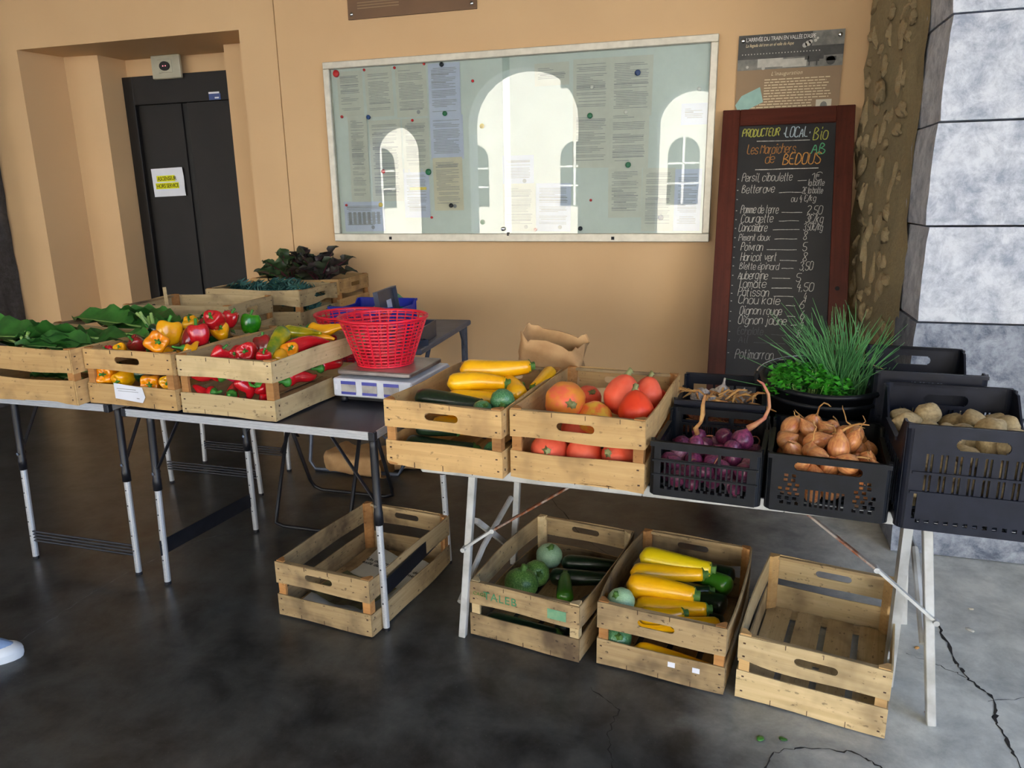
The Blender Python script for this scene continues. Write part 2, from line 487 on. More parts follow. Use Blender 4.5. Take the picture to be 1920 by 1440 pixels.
def floor_material():
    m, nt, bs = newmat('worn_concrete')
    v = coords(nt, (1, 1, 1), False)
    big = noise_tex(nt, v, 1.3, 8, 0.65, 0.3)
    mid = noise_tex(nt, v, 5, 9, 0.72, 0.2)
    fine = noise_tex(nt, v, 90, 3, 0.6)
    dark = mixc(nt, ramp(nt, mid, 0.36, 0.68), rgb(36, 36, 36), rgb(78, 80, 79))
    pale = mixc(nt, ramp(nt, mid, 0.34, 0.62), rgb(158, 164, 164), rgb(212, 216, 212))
    # dustier, paler slab at the right, with the light's falloff leftwards painted in
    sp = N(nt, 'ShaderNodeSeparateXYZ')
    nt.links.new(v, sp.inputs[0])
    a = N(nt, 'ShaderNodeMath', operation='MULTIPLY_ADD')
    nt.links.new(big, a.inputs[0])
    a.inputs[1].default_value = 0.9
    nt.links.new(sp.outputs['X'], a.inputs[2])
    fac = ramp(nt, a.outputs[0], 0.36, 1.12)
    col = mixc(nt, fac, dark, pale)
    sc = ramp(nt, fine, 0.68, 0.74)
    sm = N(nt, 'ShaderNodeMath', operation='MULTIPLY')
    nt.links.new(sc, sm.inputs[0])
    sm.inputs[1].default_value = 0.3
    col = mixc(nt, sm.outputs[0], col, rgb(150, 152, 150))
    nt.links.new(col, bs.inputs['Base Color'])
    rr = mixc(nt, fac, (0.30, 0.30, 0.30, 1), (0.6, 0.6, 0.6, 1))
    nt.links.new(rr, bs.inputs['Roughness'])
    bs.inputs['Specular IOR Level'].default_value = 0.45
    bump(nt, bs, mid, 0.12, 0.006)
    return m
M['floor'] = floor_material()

def stone_material(name, c1, c2, stain, scale=5.0, vein=26):
    m, nt, bs = newmat(name)
    v = coords(nt, (1, 1, 1), True)
    f = noise_tex(nt, v, scale, 6, 0.65)
    h = noise_tex(nt, v, vein, 8, 0.75, 0.25)
    col = mixc(nt, ramp(nt, h, 0.36, 0.60), c1, c2)
    col = mixc(nt, ramp(nt, f, 0.50, 0.85), col, stain)
    nt.links.new(col, bs.inputs['Base Color'])
    bs.inputs['Roughness'].default_value = 0.8
    ad = N(nt, 'ShaderNodeMath', operation='ADD')
    nt.links.new(f, ad.inputs[0])
    nt.links.new(h, ad.inputs[1])
    bump(nt, bs, ad.outputs[0], 0.6, 0.012)
    return m
M['stone_white'] = stone_material('pale_limestone', rgb(150, 160, 178), rgb(214, 220, 230), rgb(196, 202, 212), 2.2, 12)
M['stone_grey'] = stone_material('grey_limestone', rgb(84, 94, 112), rgb(160, 168, 182), rgb(92, 100, 116), 2.5, 12)
M['stone_tan'] = stone_material('tan_rubble', rgb(200, 182, 142), rgb(174, 156, 118), rgb(186, 148, 98), 3)
M['mortar'] = stone_material('grey_brown_mortar', rgb(166, 152, 116), rgb(148, 136, 104), rgb(168, 148, 106), 6, 60)
M['stone_dark'] = stone_material('dark_rubble', rgb(56, 54, 54), rgb(76, 76, 78), rgb(44, 40, 38))
M['facade'] = nmat('sunlit_render', rgb(236, 232, 222), rgb(228, 224, 214), 3, rough=0.9)
M['paving'] = nmat('pale_paving', rgb(168, 164, 156), rgb(150, 146, 138), 4, rough=0.9)
M['ceiling'] = nmat('plastered_ceiling', rgb(206, 190, 164), rgb(196, 180, 154), 3, rough=0.9)
M['shutter'] = nmat('white_painted_joinery', rgb(236, 236, 232), None, 3, rough=0.6)
M['dkglass'] = nmat('dark_window_glass', rgb(50, 60, 66), None, 3, rough=0.08)
M['crackdark'] = nmat('crack_shadow_filler', rgb(34, 34, 34), rgb(52, 50, 48), 40, rough=0.95)
M['crackpale'] = nmat('pale_joint_dust', rgb(124, 128, 130), rgb(96, 98, 100), 40, rough=0.95)

def glass_material():
    m = bpy.data.materials.new('clear_glass')
    m.use_nodes = True
    nt = m.node_tree
    nt.nodes.clear()
    out = nt.nodes.new('ShaderNodeOutputMaterial')
    mx = nt.nodes.new('ShaderNodeMixShader')
    fr = N(nt, 'ShaderNodeFresnel')
    fr.inputs['IOR'].default_value = 1.52
    tr = N(nt, 'ShaderNodeBsdfTransparent')
    tr.inputs['Color'].default_value = (0.95, 0.97, 0.96, 1)
    gl = N(nt, 'ShaderNodeBsdfGlossy')
    gl.inputs['Roughness'].default_value = 0.0
    nt.links.new(fr.outputs[0], mx.inputs[0])
    nt.links.new(tr.outputs[0], mx.inputs[1])
    nt.links.new(gl.outputs[0], mx.inputs[2])
    nt.links.new(mx.outputs[0], out.inputs[0])
    return m
M['glass'] = glass_material()

# ================================================================== THE SETTING
YW = 4.35
# floor
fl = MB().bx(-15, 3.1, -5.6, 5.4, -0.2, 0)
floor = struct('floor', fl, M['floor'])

def ribbon(pts, w, z=0.0012, seed=0, sub=9, jit=0.006):
    rnd = random.Random(seed)
    P = []
    for (a, b) in zip(pts[:-1], pts[1:]):
        for k in range(sub):
            t = k / sub
            P.append(Vector((a[0] + (b[0] - a[0]) * t + rnd.uniform(-jit, jit), a[1] + (b[1] - a[1]) * t + rnd.uniform(-jit, jit), z)))
    P.append(Vector((pts[-1][0], pts[-1][1], z)))
    mb = MB()
    rows = []
    for i, p in enumerate(P):
        d = (P[min(i + 1, len(P) - 1)] - P[max(i - 1, 0)]).normalized()
        n = Vector((-d.y, d.x, 0))
        ww = w * rnd.choice((.25, .4, .6, .9, 1.3)) / 2
        rows.append([p - n * ww, p + n * ww])
    return mb.grid(rows)
for i, (pts, w, mt) in enumerate([
        ([(.764, 2.635), (.76, 2.394), (.773, 2.313), (.817, 2.221), (.795, 2.096), (.802, 1.97), (.83, 1.6)], .010, 'crackdark'),
        ([(.773, 2.313), (.70, 2.36), (.62, 2.40)], .003, 'crackdark'),
        ([(.80, 2.20), (.93, 2.26), (1.05, 2.3), (1.2, 2.33)], .003, 'crackdark'),
        ([(-.349, 1.953), (-.248, 1.879), (-.262, 1.76), (-.227, 1.646), (-.2, 1.5)], .004, 'crackdark'),
        ([(.15, 1.70), (.182, 1.819), (.252, 1.855), (.389, 1.876), (.448, 1.833), (.52, 1.70)], .005, 'crackdark'),
        ([(-.80, 3.35), (-.55, 2.95), (-.40, 2.80), (-.2, 2.72)], .005, 'crackdark'),
        ([(.12, 2.62), (.2, 2.66), (.3, 2.60)], .003, 'crackdark'),
        ([(-2.285, 1.45), (-2.308, 1.754), (-2.321, 1.975), (-2.316, 2.157), (-2.25, 2.45), (-1.95, 2.9), (-1.6, 3.1)], .006, 'crackpale')]):
    part('crack', ribbon(pts, w, seed=i + 3), M[mt], floor)

# back wall with the lift alcove
wb = MB()
wb.prism([(-15, 4.35), (-4.87, 4.35), (-4.80, 4.67), (-4.51, 4.69), (-4.49, 4.93), (-3.44, 4.93), (-3.44, 4.70), (-3.06, 4.70), (-3.06, 4.35), (-2.80, 4.35),
          (-2.80, 4.362), (-2.793, 4.362), (-2.793, 4.35), (3.1, 4.35), (3.1, 5.4), (-15, 5.4)], 0, 2.52)
wb.prism([(-15, 4.35), (-2.80, 4.35), (-2.80, 4.362), (-2.793, 4.362), (-2.793, 4.35), (3.1, 4.35), (3.1, 5.4), (-15, 5.4)], 2.52, 5.6)
struct('wall_back', wb, M['wall'])
struct('ceiling', MB().bx(-15, 3.1, -5.9, 4.35, 4.3, 5.6), M['ceiling'])
struct('wall_left', MB().bx(-15, -14.5, -5.6, 4.35, 0, 4.3), M['wall'])

# arcade wall behind the viewer: piers and arches
def arch_wall():
    mb = MB()
    y0, y1, zt = -6.05, -5.55, 4.31
    arches = [(-12.4, 1.1, 2.85), (-9.6, 1.1, 2.85), (-6.65, .55, 2.4), (-3.95, 1.08, 2.85), (-.80, .62, 2.75), (1.75, 1.1, 2.8)]  # outer arches unseen: left pair added, right one kept wide, to bring light
    xs = [-15.0]
    for cx, r, zs in arches:
        mb.bx(xs[-1], cx - r, y0, y1, 0, zt)
        n = 14
        for k in range(n):
            a0, a1 = pi - pi * k / n, pi - pi * (k + 1) / n
            xa, xb = cx + r * cos(a0), cx + r * cos(a1)
            za, zb = zs + r * 0.9 * sin(a0), zs + r * 0.9 * sin(a1)
            vs = [(xa, y0, za), (xb, y0, zb), (xb, y0, zt), (xa, y0, zt), (xa, y1, za), (xb, y1, zb), (xb, y1, zt), (xa, y1, zt)]
            mb.add(vs, [(0, 1, 2, 3), (7, 6, 5, 4), (0, 4, 5, 1), (3, 2, 6, 7)])
        xs.append(cx + r)
    mb.bx(xs[-1], 3.1, y0, y1, 0, zt)
    return mb
struct('wall_front', arch_wall(), M['stone_white'])
# open right side: a beam on two piers
struct('wall_right', MB().bx(2.9, 3.1, -5.55, 4.35, 3.8, 4.31).bx(2.9, 3.1, -5.55, -5.0, 0, 3.8).bx(2.6, 3.1, 1.2, 4.35, 0, 3.8), M['stone_white'])

# outside, seen only in the glass
tag(struct('paved_square', MB().bx(-45, 45, -60, -6.05, -0.25, -0.05).bx(3.1, 45, -6.05, 30, -0.25, -0.05), M['paving']), 'pale paving of the sunlit square outside the arcade', 'square')
fac = thing('town_house', 'sunlit white house across the square, mirrored in the notice board', 'building', (-1.5, -17.0, 0))
part('wall', MB().bx(-16, 16, -6, 0, -0.05, 9.5), M['facade'], fac)
part('eaves', MB().bx(-16.3, 16.3, -6.3, 0.5, 9.5, 9.8), M['tan'], fac)
def arch_panel(w, h, y0, y1):
    r = w / 2
    poly = [(-r, 0), (r, 0)] + [(r * cos(pi * k / 10), h - r + r * sin(pi * k / 10)) for k in range(11)]
    n = len(poly)
    vs = [(x, y0, z) for x, z in poly] + [(x, y1, z) for x, z in poly]
    return MB().add(vs, [tuple(range(n)), tuple(reversed(range(n, 2 * n)))] + [(i, n + i, n + (i + 1) % n, (i + 1) % n) for i in range(n)])
wme = arch_panel(1.0, 2.1, 0.01, 0.03).mesh('pane', M['dkglass'])
jme = MB().bx(-.04, .04, .03, .06, 0, 2.1).bx(-.5, .5, .03, .06, .62, .68).bx(-.5, .5, .03, .06, 1.25, 1.31).mesh('window_bar', M['shutter'])
for x in (-11, -7.4, -3.8, -0.2, 3.4, 7, 10.6):
    for z in (1.2, 5.0):
        w = link('window', wme, fac, (x, 0, z))
        link('window_bar', jme, w)

# ------------------------------------------------------------------ stone pier at the right
pier = thing('wall_pier', None, None)
pier['kind'] = 'structure'
pier.name = 'trim_1'
core = MB()
core.bx(.74, 2.6, 3.40, 4.349, 0, 4.29)
cg = []
rows = []
n1, n2 = 26, 60
for i in range(n1 + 1):
    y = 3.52 + (4.349 - 3.52) * i / n1
    row = []
    for j in range(n2 + 1):
        z = 4.29 * j / n2
        e = 0.705 - 0.11 * (i / n1) + 0.02 * noise.noise(Vector((y * 5, z * 5, 1))) + 0.012 * noise.noise(Vector((y * 21, z * 21, 4)))
        row.append((min(e, .74), y, z))
    rows.append(row)
part('mortar_bed', MB().grid(rows), M['mortar'], pier, smooth=True)
part('core', core, M['mortar'], pier)

def blob(seed, sx, sy, sz, n=10, m=7, amp=0.25, fr=1.6):
    mb = MB()
    prof = []
    rows_ = []
    for i in range(m + 1):
        ph = pi * i / m
        row = []
        for k in range(n):
            th = 2 * pi * k / n
            d = Vector((sin(ph) * cos(th), sin(ph) * sin(th), cos(ph)))
            q = 1 + amp * noise.noise(d * fr + Vector((seed * 3.1, seed * 1.7, seed)))
            row.append((d.x * sx * q, d.y * sy * q, d.z * sz * q))
        row.append(row[0])
        rows_.append(row)
    mb.grid(rows_)
    return mb
rs = random.Random(11)
stone_me = [blob(s, .022, .5, .5, 16, 12, .75, 1.5).mesh('stone', M['stone_tan'], True) for s in range(9)]
placed = []
for k in range(900):
    y, z = rs.uniform(3.70, 4.31), rs.uniform(.05, 2.75)
    a, b = rs.choice((.05, .07, .09, .16, .2)) * rs.uniform(.8, 1.2), rs.choice((.05, .07, .09, .13, .16)) * rs.uniform(.8, 1.2)
    if all(abs(y - p[0]) > (a + p[2]) * .52 or abs(z - p[1]) > (b + p[3]) * .52 for p in placed):
        placed.append((y, z, a, b))
for (y, z, a, b) in placed:
    x = 0.708 - 0.11 * ((y - 3.52) / .83) + 0.02 * noise.noise(Vector((y * 5, z * 5, 1)))
    link('stone', rs.choice(stone_me), pier, (x, y, z), (rs.uniform(-.6, .6), 0, 0), (.8, a, b))
# dressed quoin blocks
zc = [0.0, .60, .972, 1.341, 1.718, 2.084, 2.45, 2.83, 3.2, 3.6, 4.0, 4.29]
for i in range(len(zc) - 1):
    for j, (xa, xb) in enumerate(((0.70, 1.62 if i % 2 else 1.42), (1.62 if i % 2 else 1.42, 2.6))):
        dpt = .47 if (i % 2) else .40
        x0 = xa + (rs.uniform(-.012, .012) if j == 0 else .004)
        mb = MB()
        nx, nz = 8, 6
        y0 = 3.20 + rs.uniform(-.006, .006) + (.0 if i else -.03)
        # front and side faces with a slightly uneven dressed surface
        P = []
        L1 = xb - .004 - x0
        us = [(x0 + .002, y0 + dpt)] + [(x0, y0 + dpt * (1 - t / 4)) for t in range(1, 4)] + [(x0, y0)] + [(x0 + L1 * t / nx, y0) for t in range(1, nx + 1)] + [(xb - .004, y0 + dpt)]
        for t in range(nz + 1):
            z = zc[i] + .004 + (zc[i + 1] - zc[i] - .008) * t / nz
            ro = []
            for q, (ux, uy) in enumerate(us):
                w_ = .006 * noise.noise(Vector((ux * 9, uy * 9, z * 9)))
                edge = .006 if (t in (0, nz)) else 0
                ro.append((ux + (w_ + edge if q <= 4 and j == 0 else 0), uy + (w_ + edge if q >= 4 and q <= nx + 4 else 0), z))
            P.append(ro)
        mb.grid(P)
        n = len(us)
        mb.add(P[0] + P[-1], [tuple(range(n)), tuple(reversed(range(n, 2 * n)))])
        part('stone_block', mb, M['stone_grey'] if i <= 1 else M['stone_white'], pier)

# dark rubble pier at the far left
lp = tag(struct('trim_2', MB().bx(-6.4, -5.26, 4.0, 4.349, 0, 4.29), M['stone_dark']), kind='structure')
rows = []
for i in range(13):
    y = 4.34 - .36 * i / 12
    rows.append([(-5.26 + (.05 * (noise.noise(Vector((y * 9, z * .14 * 4, 7)))) + .06 - .0 * z), y, z * .14) for z in range(27)])
part('rubble_face', MB().grid(rows), M['stone_dark'], lp, smooth=True)
stone_d = [blob(s + 20, .5, .06, .5, 10, 7, .5, 1.9).mesh('stone', M['stone_dark'], True) for s in range(4)]
placed = []
for k in range(200):
    x, z = rs.uniform(-5.62, -5.30), rs.uniform(.1, 2.2)
    a, b = rs.uniform(.1, .2), rs.uniform(.08, .18)
    if all(abs(x - p[0]) > (a + p[2]) * .5 or abs(z - p[1]) > (b + p[3]) * .5 for p in placed):
        placed.append((x, z, a, b))
        link('stone', rs.choice(stone_d), lp, (x, 4.0, z), (0, rs.uniform(-.5, .5), 0), (a, 1, b))

# ------------------------------------------------------------------ lift door
door = thing('door_1', None, None)
door['kind'] = 'structure'
YD = 4.93
part('frame', MB().bx(-4.49, -4.40, YD - .06, YD, 0, 2.39).bx(-3.53, -3.441, YD - .06, YD, 0, 2.39).bx(-4.40, -3.53, YD - .06, YD, 2.19, 2.39), M['liftdark'], door, bev=.003)
part('door_leaf', MB().bx(-4.40, -4.01, YD - .028, YD - .005, 0.01, 2.19), M['liftdark'], door, bev=.002)
part('door_leaf', MB().bx(-3.945, -3.53, YD - .042, YD - .018, 0.01, 2.19), M['liftdark'], door, bev=.002)
part('shadow_gap', MB().bx(-4.02, -3.93, YD - .012, YD - .004, 0.01, 2.19), M['liftblack'], door)
st = thing('sticker', 'small blue sticker at the right of the lift door header', 'sticker', (-3.68, YD - .062, 2.225))
part('blue_field', MB().bx(-.05, .05, -.001, .001, -.03, .012), M['labelblue'], st)
part('white_strip', MB().bx(-.05, .04, -.001, .001, .012, .024), M['paper'], st)
part('print', MB().bx(.0, .035, -.002, .001, -.022, -.012), M['paper'], st)
ind = thing('lift_indicator', 'pale square floor indicator plate above the lift door', 'indicator', (-4.055, YD - .062, 2.44))
part('plate', MB().bx(-.125, .125, -.03, .0, -.085, .078), M['indicator'], ind, bev=.006)
part('bezel', MB().bx(-.06, .06, -.034, -.028, -.045, .045), M['indicator'], ind, bev=.002)
scr = MB().lathe([(.044, 0), (.044, .008)], 24).xf(Matrix.Rotation(radians(90), 4, 'X')).xf(Matrix.Diagonal((1, 1, .72, 1)))
part('display', scr, M['liftblack'], ind, loc=(0, -.034, 0))
mlit, ntl, bsl = newmat('lit_red_dot')
bsl.inputs['Emission Color'].default_value = (1, .1, .2, 1)
bsl.inputs['Emission Strength'].default_value = 1.5
part('lit_dots', MB().bx(-.014, -.006, -.044, -.041, -.003, .003).bx(.008, .016, -.044, -.041, -.003, .003), mlit, ind)

# ------------------------------------------------------------------ writing helpers
def txt_mesh(name, s, size, mat, align='LEFT', shear=0.0, extr=0.0004, space=1.0):
    cu = bpy.data.curves.new(name, 'FONT')
    cu.body = s
    cu.size = size
    cu.shear = shear
    cu.align_x = align
    cu.extrude = extr
    cu.resolution_u = 3
    cu.space_character = space
    o = bpy.data.objects.new(name, cu)
    COL.objects.link(o)
    dg = bpy.context.evaluated_depsgraph_get()
    me = bpy.data.meshes.new_from_object(o.evaluated_get(dg))
    COL.objects.unlink(o)
    bpy.data.objects.remove(o)
    me.materials.clear()
    me.materials.append(mat)
    return me
STAND = Matrix.Rotation(radians(90), 4, 'X')      # text upright, facing -Y

# paper sign on the lift
sg = thing('paper_notice', 'white sheet reading ASCENSEUR HORS SERVICE taped to the lift door', 'sign', (-4.20, YD - .031, 1.625), rot=(0, radians(-1.5), 0))
rows = [[(-.148 + .296 * i / 8, -.004 - .006 * (i / 8) ** 2 * (1 + .5 * sin(j * 1.3)), -.105 + .21 * j / 6) for i in range(9)] for j in range(7)]
rows2 = [[(p[0], p[1] + .0008, p[2]) for p in r] for r in reversed(rows)]
part('sheet', MB().grid(rows).grid(rows2), M['paper'], sg, smooth=True)
part('highlight', MB().bx(-.098, .070, -.0135, -.0125, .006, .050).bx(-.115, .098, -.0135, -.0125, -.048, -.004), M['highlight'], sg)
for s, x, z, sz in (('ASCENSEUR', -.09, .014, .042), ('HORS SERVICE', -.108, -.040, .042)):
    link('lettering', txt_mesh('lettering', s, sz, M['inkdark'], space=.86), sg, (x, -.0145, z), (radians(90), 0, 0), (.86, 1, 1))

# ------------------------------------------------------------------ wall plaques
pq = thing('information_panel', 'brown panel cut by the top edge above the notice board', 'panel', (0, 0, 0))
part('panel', MB().bx(-2.284, -1.472, YW - .012, YW - .001, 2.516, 3.05), M['brownsign'], pq)
sc_me = MB().lathe([(.012, 0), (.012, .004), (.006, .008)], 12).xf(Matrix.Rotation(radians(90), 4, 'X')).mesh('screw', M['chrome'], True)
for x in (-2.26, -1.50):
    link('screw', sc_me, pq, (x, YW - .012, 2.545))
ln = MB()
for k, z in enumerate((2.60, 2.585, 2.57, 2.64, 2.655, 2.67)):
    ln.bx(-2.22 if k < 3 else -1.95, -1.95 if k < 3 else -1.55, YW - .0135, YW - .012, z, z + .006)
part('print', ln, M['tan'], pq)

p2 = thing('history_panel', "brown history panel headed L'ARRIVÉE DU TRAIN behind the chalkboard top", 'panel', (-.03, YW - .014, 1.80))
part('panel', MB().bx(0, .512, 0, .012, 0, .47), M['tan'], p2)
ph = part('photo_print', MB().bx(0, .512, -.001, 0, .30, .47), M['bwdark'], p2)
part('photo_ground', MB().bx(0, .512, -.0015, -.001, .30, .352), M['bwmid'], ph)
part('photo_wall', MB().bx(.10, .225, -.002, -.0012, .310, .352).bx(.225, .34, -.002, -.0012, .305, .345), M['bwlight'], ph)
part('photo_sky', MB().bx(.36, .512, -.002, -.0012, .40, .47), M['bwmid'], ph)
sm = MB()
for k, (x, z, r) in enumerate(((.325, .405, .012), (.34, .412, .014), (.352, .42, .010), (.375, .425, .008), (.385, .435, .006), (.13, .306, .009), (.05, .315, .007))):
    sm.add([(x + r * cos(t * pi / 5), -.0026, z + r * sin(t * pi / 5)) for t in range(10)], [tuple(range(10))])
for k in range(26):
    x = .02 + k * .015
    sm.bx(x, x + .005, -.0026, -.002, .374, .379)
part('photo_highlights', sm, M['bwlight'], ph)
hs_ = MB()
for (x0, x1, z0, z1) in ((.345, .40, .325, .352), (.40, .42, .335, .362), (.35, .355, .306, .33), (.385, .392, .306, .33), (.33, .35, .335, .352), (.43, .48, .325, .345), (.34, .47, .388, .40)):
    hs_.bx(x0, x1, -.0032, -.0026, z0, z1)
hs_.add([(.455 + .022 * cos(t * pi / 6), -.0032, .326 + .022 * sin(t * pi / 6)) for t in range(12)], [tuple(range(12))])
part('photo_carriage', hs_, M['bwdark'], ph)
link('lettering', txt_mesh('lettering', "L'ARRIVÉE DU TRAIN EN VALLÉE D'ASPE", .0265, M['white_ink'], space=.9), p2, (.036, -.002, .438), (radians(90), 0, 0), (.80, 1.05, 1))
link('lettering', txt_mesh('lettering', "La llegada del tren en el valle de Aspe", .022, M['cream_ink'], shear=.25, space=.92), p2, (.036, -.002, .412), (radians(90), 0, 0), (.78, 1, 1))
link('lettering', txt_mesh('lettering', "L'inauguration", .027, M['cream_ink'], shear=.3, space=1.1), p2, (.17, -.001, .268), (radians(90), 0, 0), (.9, 1, 1))
ln = MB()
rl = random.Random(5)
for k in range(14):
    z = .246 - k * .0135
    x0 = .14 if k < 8 else .03
    x1 = rl.uniform(.44, .47) if k < 8 else .38
    x = x0
    while x < x1:
        w = rl.uniform(.012, .035)
        ln.bx(x, min(x + w, x1), -.001, 0, z, z + .0048)
        x += w + .005
part('small_print', ln, M['cream_ink'], p2, kind='stuff')
mt = MB().add([(0.0, -.0015, .13), (0.02, -.0015, .085), (.14, -.0015, .14), (.12, -.0015, .215), (.03, -.0015, .175)], [(0, 1, 2, 3, 4)])
part('mint_letter', mt, M['mint'], p2)
po = part('portrait_print', MB().bx(.40, .475, -.0015, 0, .05, .14), M['paper_cream'], p2)
part('portrait_head', MB().add([(.438 + .017 * cos(t * pi / 6), -.002, .108 + .022 * sin(t * pi / 6)) for t in range(12)], [tuple(range(12))]).bx(.415, .462, -.002, -.0016, .052, .085), M['bwmid'], po)
for x in (.022, .49):
    link('screw', sc_me, p2, (x, 0, .445))

# ------------------------------------------------------------------ notice board
nb = thing('notice_board', 'wide glazed notice board in a pale metal frame on the peach wall', 'notice board', (-1.295, YW, 1.215))
BW, BH = 2.33, 1.07
part('backboard', MB().bx(-BW / 2 + .03, BW / 2 - .03, -.02, -.002, .03, BH - .03), M['boardback'], nb)
for (x0, x1, z0, z1) in ((-BW / 2, BW / 2, 0, .048), (-BW / 2, BW / 2, BH - .04, BH), (-BW / 2, -BW / 2 + .04, .048, BH - .04), (BW / 2 - .04, BW / 2, .048, BH - .04)):
    part('frame_rail', MB().bx(x0, x1, -.052, -.001, z0, z1), M['alu_paint'], nb, bev=.004)
for (x0, x1, y) in ((-BW / 2 + .04, .02, -.040), (-.02, BW / 2 - .04, -.046)):
    part('glass_pane', MB().bx(x0, x1, y, y + .004, .048, BH - .04), M['glass'], nb)
part('lock', MB().lathe([(.012, 0), (.012, .016), (.009, .018)], 16).xf(Matrix.Rotation(radians(90), 4, 'X')), M['chrome'], nb, smooth=True, loc=(-.03, -.042, .075))
part('glass_clip', MB().bx(-.006, .006, -.054, -.04, .035, .055), M['blackmetal'], nb)
for x in (-.78, .62):
    part('sticker', MB().bx(x, x + .018, -.0535, -.052, .012, .03), M['inkdark'], nb)

PAPERS = [(-2.38, 2.23, -2.21, 1.97, 'g'), (-2.19, 2.24, -2.01, 1.96, 'g'), (-1.99, 2.24, -1.79, 1.95, 'g'), (-1.78, 2.24, -1.58, 1.93, 'b'), (-1.78, 1.95, -1.57, 1.70, 'b'), (-1.77, 1.71, -1.58, 1.40, 'c'),
          (-2.33, 1.97, -2.20, 1.46, 'g'), (-2.18, 1.94, -1.97, 1.46, 'g'), (-1.96, 1.94, -1.79, 1.63, 'g'), (-1.97, 1.65, -1.80, 1.36, 'b'), (-2.39, 1.46, -2.11, 1.275, 'b'),
          (-1.13, 2.20, -.93, 2.08, 'g'), (-.91, 2.21, -.70, 1.92, 'g'), (-.70, 2.21, -.47, 1.90, 'g'), (-.91, 1.93, -.70, 1.63, 'g'), (-.70, 1.93, -.48, 1.62, 'g'), (-.70, 1.63, -.51, 1.35, 'g'), (-.51, 1.62, -.33, 1.275, 'g'),
          (-.31, 1.95, -.17, 1.84, 'b'), (-.33, 1.61, -.185, 1.275, 'b'), (-1.33, 1.71, -1.14, 1.54, 'b'), (-1.33, 1.55, -1.13, 1.275, 'g'), (-1.13, 1.55, -.92, 1.275, 'b')]
PLAB = ['first sheet of the top row on the left half of the notice board', 'second sheet of the top row on the left half of the notice board', 'third sheet of the top row on the left half of the notice board',
        'tall bluish sheet at the top of the left half, right of the row', 'bluish sheet pinned directly below the tall bluish sheet', 'cream letter pinned alone beside the bare middle of the board',
        'narrow creased sheet in a plastic sleeve at the far left', 'creased sheet in a plastic sleeve beside the red magnet', 'creased sheet in a plastic sleeve with a bent corner', 'bluish sheet with an orange line below the sleeves', 'landscape sheet with a table in the bottom left corner',
        'half sheet left of the two long lists on the right half', 'left one of the two tall sheets at the top of the right half', 'right one of the two tall sheets, with a blue magnet', 'sheet with a green magnet below the left tall sheet', 'sheet below the tall sheet with the blue magnet',
        'sheet with a grey heading bar low on the right half', 'narrow list beside the blue magnet at the lower right', 'small bluish card at the right edge of the notice board', 'bluish sheet in the bottom right corner of the board', 'bluish sheet above the pair near the middle lock', 'grey sheet right beside the lock at the bottom', 'bluish sheet at the bottom, right of the lock sheet']
rp = random.Random(3)
for i, ((x0, z0, x1, z1, c), lab) in enumerate(zip(PAPERS, PLAB)):
    yy = YW - .0215 - .0012 * (i % 4)
    w, h = x1 - x0, z0 - z1
    o = thing('notice_sheet', lab, 'sheet', (x0, yy, z1), group='sheets on the notice board', rot=(0, radians(rp.uniform(-.8, .8)), 0))
    amp = .004 if i in (6, 7, 8) else .0008
    rows = [[(w * a / 6, -amp * (1 + sin(a * 2.1 + b * 1.7 + i)) , h * b / 8) for a in range(7)] for b in range(9)]
    part('sheet', MB().grid(rows), M[{'g': 'paper_grey', 'b': 'paper_blue', 'c': 'paper_cream'}[c]], o, smooth=True)
    t = MB()
    z = h - .03
    while z > .035:
        if rp.random() < .86:
            a0 = .02 + (.012 if rp.random() < .2 else 0)
            a1 = w - .02 - (rp.uniform(0, w * .5) if rp.random() < .3 else rp.uniform(0, .012))
            t.bx(a0, max(a1, a0 + .02), -2 * amp - .0008, -2 * amp - .0003, z, z + (.0028 if rp.random() < .9 else .005))
        z -= .0088
    if i == 10:
        for k in range(7):
            t.bx(.03 + k * .033, .05 + k * .033, -2 * amp - .0009, -2 * amp - .0003, .045, .12)
    part('print', t, M['ink'], o, kind='stuff')
    if i in (2, 5, 10, 20, 21, 22):
        part('stamp', MB().lathe([(.012, 0), (.012, .0006)], 14).xf(Matrix.Rotation(radians(90), 4, 'X')), M['ink'], o, loc=(w * .7, -2 * amp - .0003, .025))
    if i == 9:
        part('orange_line', MB().bx(.04, .15, -.0028, -.0022, .165, .182), M['mag_y'], o)
MAGS = [(-2.38, 2.22, 'r', 1.6), (-2.19, 2.23, 'r', 0.6), (-1.99, 2.23, 'r', 0.6), (-1.8, 2.24, 'r', 0.6), (-1.69, 2.23, 'k', 1), (-1.5, 2.13, 'r', 0.6), (-2.18, 1.96, 'b', 1), (-1.68, 1.96, 'g', 1.1), (-1.89, 1.93, 'r', 0.6), (-2.1, 1.64, 'r', 1), (-1.8, 1.63, 'g', 1.4), (-1.45, 1.88, 'y', 1.1), (-1.46, 1.33, 'g', 1.2), (-2.13, 1.44, 'y', 1.1), (-1.66, 1.43, 'k', 1), (-0.55, 2.12, 'b', 1.2), (-0.81, 1.91, 'g', 1.2), (-0.59, 1.64, 'g', 1.2), (-0.4, 1.35, 'b', 1.2), (-0.8, 1.45, 'r', 0.6), (-1.79, 1.36, 'r', 0.6), (-1.13, 1.285, 'r', 0.7), (-0.86, 1.29, 'k', 1), (-0.8, 2.06, 'w', 0.8), (-0.61, 1.92, 'w', 0.8), (-0.22, 2.02, 'w', 0.8), (-2.36, 1.97, 'r', 0.7), (-2.37, 1.44, 'r', 0.6)]
CN = dict(r='red', g='green', b='blue', y='yellow', k='black', w='white')
